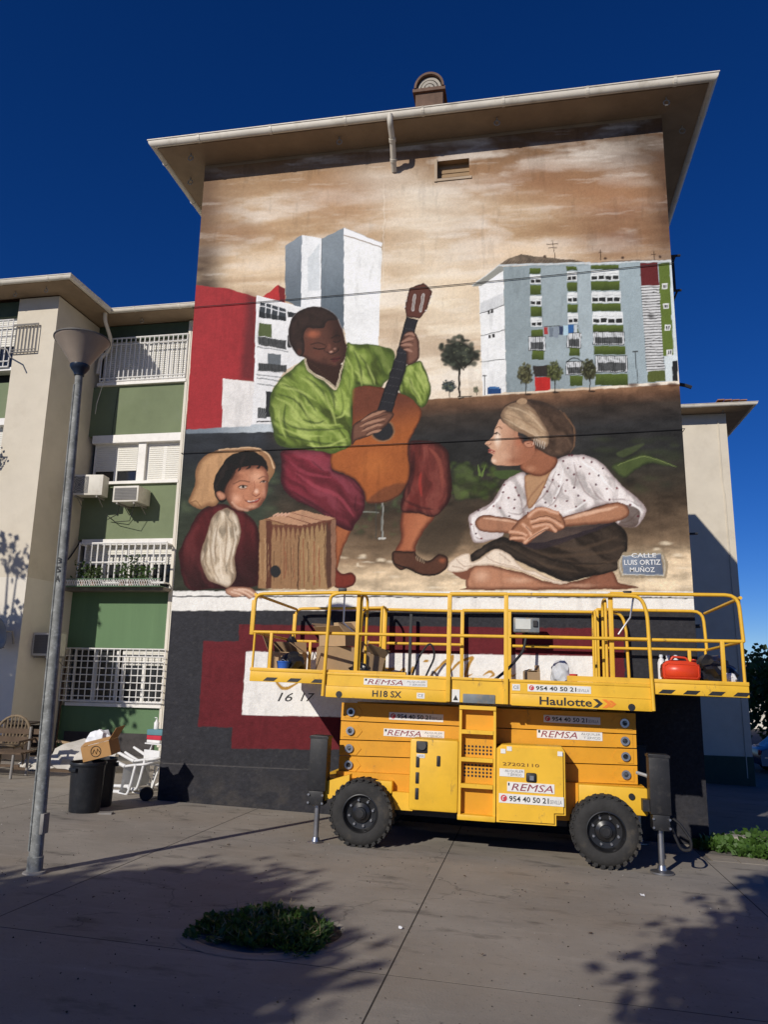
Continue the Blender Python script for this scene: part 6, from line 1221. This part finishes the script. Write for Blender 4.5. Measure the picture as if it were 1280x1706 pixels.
# scraps on the concrete
rnd = random.Random(9)
for k,(x,y,c) in enumerate(((-2.6,-0.2,0),(-0.9,0.05,0),(-1.1,-0.4,0),(0.5,-2.6,1),(2.2,-2.6,1),(4.55,-4.9,0),(5.5,-3.4,1),(6.0,-4.5,1),(5.2,-5.3,1),(3.0,-3.9,1),(6.6,-3.1,0),(4.9,-3.0,1),(-0.6,-2.2,1),(5.9,-2.9,1),(2.0,-5.0,1),(-2.2,0.4,0))):
    bm = BM(); r = rnd.uniform(0.02,0.05) if c == 0 else rnd.uniform(0.015,0.035); n = 6; vs_ = [bm.verts.new((r*rnd.uniform(.5,1.2)*math.cos(2*math.pi*i/n), r*rnd.uniform(.3,.8)*math.sin(2*math.pi*i/n), rnd.uniform(0.003,0.02))) for i in range(n)]; bm.faces.new(vs_)
    o = mesh_obj('paper_scrap' if c == 0 else 'dry_leaf', bm, M_BAGW if c == 0 else M_WOOD); o.location = (x,y,gz(x,y)+0.003); o.rotation_euler = (0,0,rnd.uniform(0,6))
    tag(o, 'white paper scrap lying on the concrete' if c == 0 else 'dry brown leaf lying on the concrete', 'paper' if c == 0 else 'leaf', 'paper scraps on the ground' if c == 0 else 'dry leaves on the ground')
# ------------------------------------------------------------------ plants
def leafmat(name, col, tr=0.3):
    mt = mat(name, col, 0.55, var=0.35, vscale=2.5); t = mt.node_tree; n = t.nodes; b = n['Principled BSDF']; td = n.new('ShaderNodeBsdfTranslucent'); td.inputs[0].default_value = (col[0]*1.5,col[1]*1.6,col[2]*0.8,1)
    mx = n.new('ShaderNodeMixShader'); mx.inputs[0].default_value = tr; out = n['Material Output']; t.links.new(b.outputs[0],mx.inputs[1]); t.links.new(td.outputs[0],mx.inputs[2]); t.links.new(mx.outputs[0],out.inputs[0]); return mt
M_LEAF = leafmat('orange tree leaf',(0.035,0.075,0.018)); M_LEAF2 = leafmat('olive leaf',(0.055,0.085,0.03)); M_WEED = leafmat('fresh weed',(0.06,0.125,0.022),0.3); M_WEED2 = leafmat('grass',(0.052,0.10,0.024),0.3)
M_BARK = mat('bark',(0.10,0.075,0.055),0.95,var=0.3,vscale=8,bump=0.5)
def leaves_mesh(name, P, D, size, mt, parent, rs, asp=0.45):
    n = len(P); s = size*rs.uniform(0.7,1.3,n)[:,None]
    d = D/np.linalg.norm(D,axis=1,keepdims=True); r = rs.normal(size=(n,3)); w = np.cross(d,r); w /= np.linalg.norm(w,axis=1,keepdims=True)
    a = P; b = P+d*s*.5+w*s*asp; c = P+d*s; e = P+d*s*.5-w*s*asp; co = np.stack([a,b,c,e],1).reshape(-1,3)
    me = bpy.data.meshes.new(name); me.vertices.add(4*n); me.vertices.foreach_set('co',co.ravel()); me.loops.add(4*n); me.loops.foreach_set('vertex_index',np.arange(4*n,dtype=np.int32)); me.polygons.add(n); me.polygons.foreach_set('loop_start',np.arange(0,4*n,4,dtype=np.int32)); me.update(calc_edges=True); me.materials.append(mt)
    return link(bpy.data.objects.new(name,me),parent)
def tree(label, loc, h_trunk, clumps, per, size, mt, seed, group=None):
    rs = np.random.RandomState(seed); t = thing('street_tree' if 'street' in label else 'tree',label,'tree',loc,(0,0,0),group)
    bm = BM(); tube(bm,[(0,0,-0.2),(0.03,0.02,h_trunk*.5),(0,0.0,h_trunk)],[0.16,0.12,0.10],10)
    for (x,y,z,r) in clumps: tube(bm,[(0,0,h_trunk*.92),(x*.5,y*.5,h_trunk+(z-h_trunk)*.6),(x,y,z)],[0.07,0.04,0.015],6)
    mesh_obj('trunk',bm,M_BARK,t,smooth=True)
    P, D = [], []
    for (x,y,z,r) in clumps:
        n = int(per*r*r); d = rs.normal(size=(n,3)); d /= np.linalg.norm(d,axis=1,keepdims=True); rad = r*rs.uniform(0.25,1.0,n)**0.6*(1+.25*rs.normal(size=n)); P.append(np.array([x,y,z])+d*rad[:,None]*np.array([1,1,.8])); D.append(d+rs.normal(size=(n,3))*.6+np.array([0,0,-.3]))
    leaves_mesh('crown',np.concatenate(P),np.concatenate(D),size,mt,t,rs); return t
def clumpset(seed, n, R_, zc, zr, r0, r1):
    rn = random.Random(seed); out = []
    for i in range(n):
        a = rn.uniform(0,6.283); q = rn.random()**.5*R_; out.append((q*math.cos(a), q*math.sin(a), zc+rn.uniform(-zr,zr), rn.uniform(r0,r1)))
    return out
# street trees behind the photographer: their shade falls on the concrete and the pier
tree('street tree shading the left foreground, behind the camera', (-1.25,-14.45,gz(-1.25,-14.45)), 2.6, clumpset(3,24,1.25,4.2,0.5,0.55,0.85), 3200, 0.15, M_LEAF, 5, 'street trees behind the viewpoint')
tree('street tree shading the right foreground, behind the camera', (5.15,-13.1,gz(5.1,-13)), 2.7, clumpset(8,22,1.4,4.6,0.9,0.5,0.9), 3200, 0.15, M_LEAF, 6, 'street trees behind the viewpoint')
tree('street tree shading the pier and bench', (-8.2,-1.4,gz(-8.2,-1.4)), 2.8, clumpset(14,13,1.1,4.6,0.8,0.5,0.85)+[(-0.25,-0.1,7.35,0.45),(0.1,0.1,6.9,0.25),(0.8,0.9,4.2,0.75),(1.3,1.2,4.5,0.65),(0.9,1.3,3.7,0.6)], 600, 0.14, M_LEAF, 7, 'street trees behind the viewpoint')
# trees beyond the back block on the right
tree('dark leafy tree beyond the corner of the back block', (17.6,27.5,gz_far(17.6,20)), 1.4, clumpset(21,16,1.7,2.4,1.1,0.6,1.0), 260, 0.26, M_LEAF, 11, 'trees beyond the back block')
tree('tall lighter tree farther beyond the back block', (19.4,33.0,gz_far(19,20)), 1.8, clumpset(22,16,2.0,3.2,1.5,0.7,1.2), 160, 0.32, M_LEAF2, 12, 'trees beyond the back block')
tree('low bushy tree behind the parked blue car', (18.6,24.5,gz_far(18,20)), 0.9, clumpset(23,12,1.3,1.5,0.7,0.5,0.9), 260, 0.24, M_LEAF, 13, 'trees beyond the back block')
# weeds in the pit and by the corner
def patch(name, label, cat, cx, cy, rx, ry, n, hmin, hmax, size, mt, seed, asp, zoff=0.0, bare=0.5, fs=5.0):
    """ragged patch: leaves stand in clumps, with bare soil between them"""
    rs = np.random.RandomState(seed); P, D = [], []; m_ = n*6
    u, v = rs.uniform(-1,1,m_), rs.uniform(-1,1,m_); an = np.arctan2(v,u); edge = 0.86+0.16*np.sin(3*an+seed)+0.10*np.sin(7*an+2*seed); f = fbm(u*fs+seed, v*fs, seed, 3)
    ok = np.nonzero((u*u+v*v < edge**2) & (f > bare-0.08+0.10*rs.rand(m_)))[0][:n]
    for i in ok:
        hh = (hmin+(hmax-hmin)*min(1,max(0,(f[i]-bare)*4)))*rs.uniform(.3,1); x, y = cx+u[i]*rx, cy+v[i]*ry
        P.append((x,y,gz(x,y)+zoff+hh*rs.uniform(0,.85))); D.append((u[i]*.4+rs.normal()*.8, v[i]*.4+rs.normal()*.8, rs.uniform(-.1,1.1)))
    o = leaves_mesh(name,np.array(P),np.array(D),size,mt,None,rs,asp); return tag(o,label,cat,None,'stuff')
patch('weeds','low dark green weeds growing in the round tree pit','weeds',PIT[0],PIT[1],0.56,0.54,2600,0.02,0.085,0.05,M_WEED2,3,0.34,0.0,0.45)
patch('grass','thin bright grass blades along the edge of the tree pit','grass',PIT[0]+.12,PIT[1]-.08,0.46,0.44,1100,0.02,0.07,0.07,M_WEED,4,0.09,0.0,0.5)
patch('dead_stems','dry straw and dead stems lying in the tree pit','straw',PIT[0],PIT[1],0.52,0.50,260,0.02,0.04,0.09,mat('straw',(0.27,0.21,0.11),0.9,var=0.3),8,0.04,0.02,0.2)
patch('weeds','lush nettle patch at the right corner of the mural block','weeds',8.40,-0.15,0.70,0.62,2000,0.05,0.20,0.08,M_WEED,5,0.42,0.0,0.38,4.0)
patch('weeds','thin line of weeds along the kerb behind the nettles','weeds',9.3,0.75,0.9,0.35,900,0.04,0.20,0.08,M_WEED,6,0.42,0.0,0.45)
o = bx('kerb_stone',8.85,11.0,0.15,0.32,-0.5,-0.13,concrete('kerb concrete',(0.36,0.33,0.29),1),None,0.012); tag(o,'pale kerb stone beside the nettle patch','kerb')
o = bx('kerb_stone',8.2,8.84,0.55,0.75,-0.5,-0.17,concrete('kerb concrete b',(0.34,0.31,0.27),1),None,0.012); tag(o,'short kerb stone hidden in the nettle patch','kerb')
# grit and crumbs scattered over the slabs
for nm, lb, n, sz, mt, sd in (('grit','fine dark grit scattered over the concrete slabs',1400,0.014,M_SOIL,1),('pale_grit','pale crumbs of plaster scattered over the concrete slabs',200,0.010,M_SHEET,2)):
    rs = np.random.RandomState(sd); x = rs.uniform(-4,7.5,n); y = -rs.uniform(0.2,7.5,n); P = np.stack([x,y,[gz(a,b_)+0.005 for a,b_ in zip(x,y)]],1); D = np.stack([rs.normal(size=n),rs.normal(size=n),rs.uniform(-.05,.25,n)],1)
    tag(leaves_mesh(nm,P,D,sz,mt,None,rs,.4),lb,'grit',None,'stuff')
# plants on the balcony trough
for i,(x,h,s) in enumerate(((-5.05,0.45,2),(-4.75,0.30,3),(-4.0,0.40,4),(-3.75,0.62,5),(-3.45,0.30,6))):
    t = thing('potted_plant',['spiky plant at the left end of the balcony trough','small leafy plant in the balcony trough','trailing plant in the middle of the balcony trough','tall bushy plant in the balcony trough','low plant at the right end of the balcony trough'][i],'plant',(x,BY-0.46,3.82),(0,0,0),'balcony plants')
    bm = BM(); lathe(bm,[(0,0),(0.07,0),(0.09,0.14),(0.095,0.15),(0,0.15)],16); mesh_obj('pot',bm,M_TILE,t,smooth=True,angle=40); rs = np.random.RandomState(s); n = 130
    P = np.stack([rs.normal(0,.11,n),rs.normal(0,.07,n),0.15+rs.uniform(0,h,n)],1); D = np.stack([rs.normal(0,1,n),rs.normal(0,1,n),rs.uniform(-.2,1.2,n)],1); leaves_mesh('foliage',P,D,0.075,M_LEAF2 if i%2 else M_WEED2,t,rs,.3)
t = thing('potted_plant','hanging pot plant on the pier drying rack','plant',(-6.95,3.7,6.62),(0,0,0)); bm = BM(); lathe(bm,[(0,0),(0.11,0),(0.15,0.17),(0.155,0.18),(0,0.18)],16); mesh_obj('pot',bm,M_LBLK,t,smooth=True,angle=40); rs = np.random.RandomState(9); n = 260; P = np.stack([rs.normal(0,.12,n),rs.normal(0,.09,n),0.15+rs.uniform(-.1,.26,n)],1); D = rs.normal(size=(n,3)); leaves_mesh('foliage',P,D,0.08,leafmat('blue green leaf',(0.03,0.10,0.07)),t,rs,.35)
# ------------------------------------------------------------------ far right: parked car and white house
def car(label, loc, rotz):
    t = thing('parked_car',label,'car',loc,(0,0,rotz)); M = mat('dark blue car paint',(0.01,0.02,0.10),0.18,var=0.05,spec=0.6); L_, W_ = 4.1, 1.72
    prof = [(-2.02,0.32),(-2.05,0.62),(-1.98,0.86),(-1.75,0.93),(-1.55,0.96),(-1.1,1.36),(-0.75,1.45),(0.35,1.46),(0.75,1.36),(1.25,0.98),(1.75,0.86),(2.0,0.72),(2.05,0.5),(2.0,0.3)]
    bm = BM(); rows = []
    for s in (-1,-.92,.92,1):
        rows.append([bm.verts.new((x,s*W_/2*(1 if z < 0.95 else 1-(z-0.95)*0.34),z if abs(s) == 1 else z+0.02)) for x,z in prof])
    for a,b in zip(rows[:-1],rows[1:]):
        for k in range(len(prof)-1): bm.faces.new((a[k],a[k+1],b[k+1],b[k]))
    bm.faces.new(rows[0]); bm.faces.new(rows[-1]); mesh_obj('body',bm,M,t,smooth=True,angle=35)
    for s in (-1,1):
        for pts in ([(-1.28,0.99),(-1.02,1.32),(-0.45,1.38),(-0.45,0.99)],[(-0.38,0.99),(-0.38,1.38),(0.32,1.38),(0.66,1.30),(1.0,0.99)]):
            bm = BM(); vs_ = [bm.verts.new((x,s*(W_/2*(1-(z-0.95)*0.34)+0.006),z)) for x,z in pts]; bm.faces.new(vs_); bmesh.ops.solidify(bm,geom=bm.faces[:],thickness=0.004); mesh_obj('side_window',bm,M_GLASS,t)
        for x in (-1.28,1.28):
            w = bpy.data.objects.new('wheel',None); link(w,t); w.location=(x,s*(W_/2-0.08),0.30); bm = BM(); lathe(bm,[(0.19,-0.1),(0.29,-0.1),(0.305,-0.07),(0.305,0.07),(0.29,0.1),(0.19,0.1)],24,'Y'); mesh_obj('tyre',bm,M_BLK,w,smooth=True,angle=40); bm = BM(); lathe(bm,[(0,-0.09),(0.19,-0.095),(0.19,0.095),(0,0.09)],20,'Y'); mesh_obj('rim',bm,M_STEEL,w)
        bx('headlight',1.84,1.99,s*0.62-0.16,s*0.62+0.16,0.66,0.80,M_STEEL,t,0.03); bx('tail_light',-2.04,-1.95,s*0.66-0.13,s*0.66+0.13,0.68,0.88,M_REDC,t,0.03)
        bx('door_handle',-0.33,-0.18,s*W_/2-0.01,s*W_/2+0.02,0.84,0.87,M,t)
        bx('trim_strip',-1.9,1.9,s*W_/2-0.005,s*W_/2+0.012,0.60,0.64,M_STEEL,t)
    return t
car('dark blue hatchback parked beyond the back block', (16.2,21.3,gz_far(16,20)), R(3))
D_ = thing('white_house','small white house with railed terrace far behind the trees','building',(24.0,47.0,gz_far(20,20)),(0,0,0))
bx('wall',-4,4,0,5,0,4.2,M_CREAM,D_); bx('roof',-4.3,4.3,-0.4,5.2,4.2,4.4,M_TILE,D_)
for i in range(4):
    w = bx('window',-3.3+1.9*i,-2.2+1.9*i,-0.05,0.02,1.4,2.7,M_WHITE,D_); bx('pane',-3.2+1.9*i,-2.3+1.9*i,-0.07,-0.055,1.5,2.6,M_GLASS,w)
    w = bx('window',-3.3+1.9*i,-2.2+1.9*i,-0.05,0.02,3.1,4.0,M_WHITE,D_); bx('pane',-3.2+1.9*i,-2.3+1.9*i,-0.07,-0.055,3.2,3.9,M_GLASS,w)
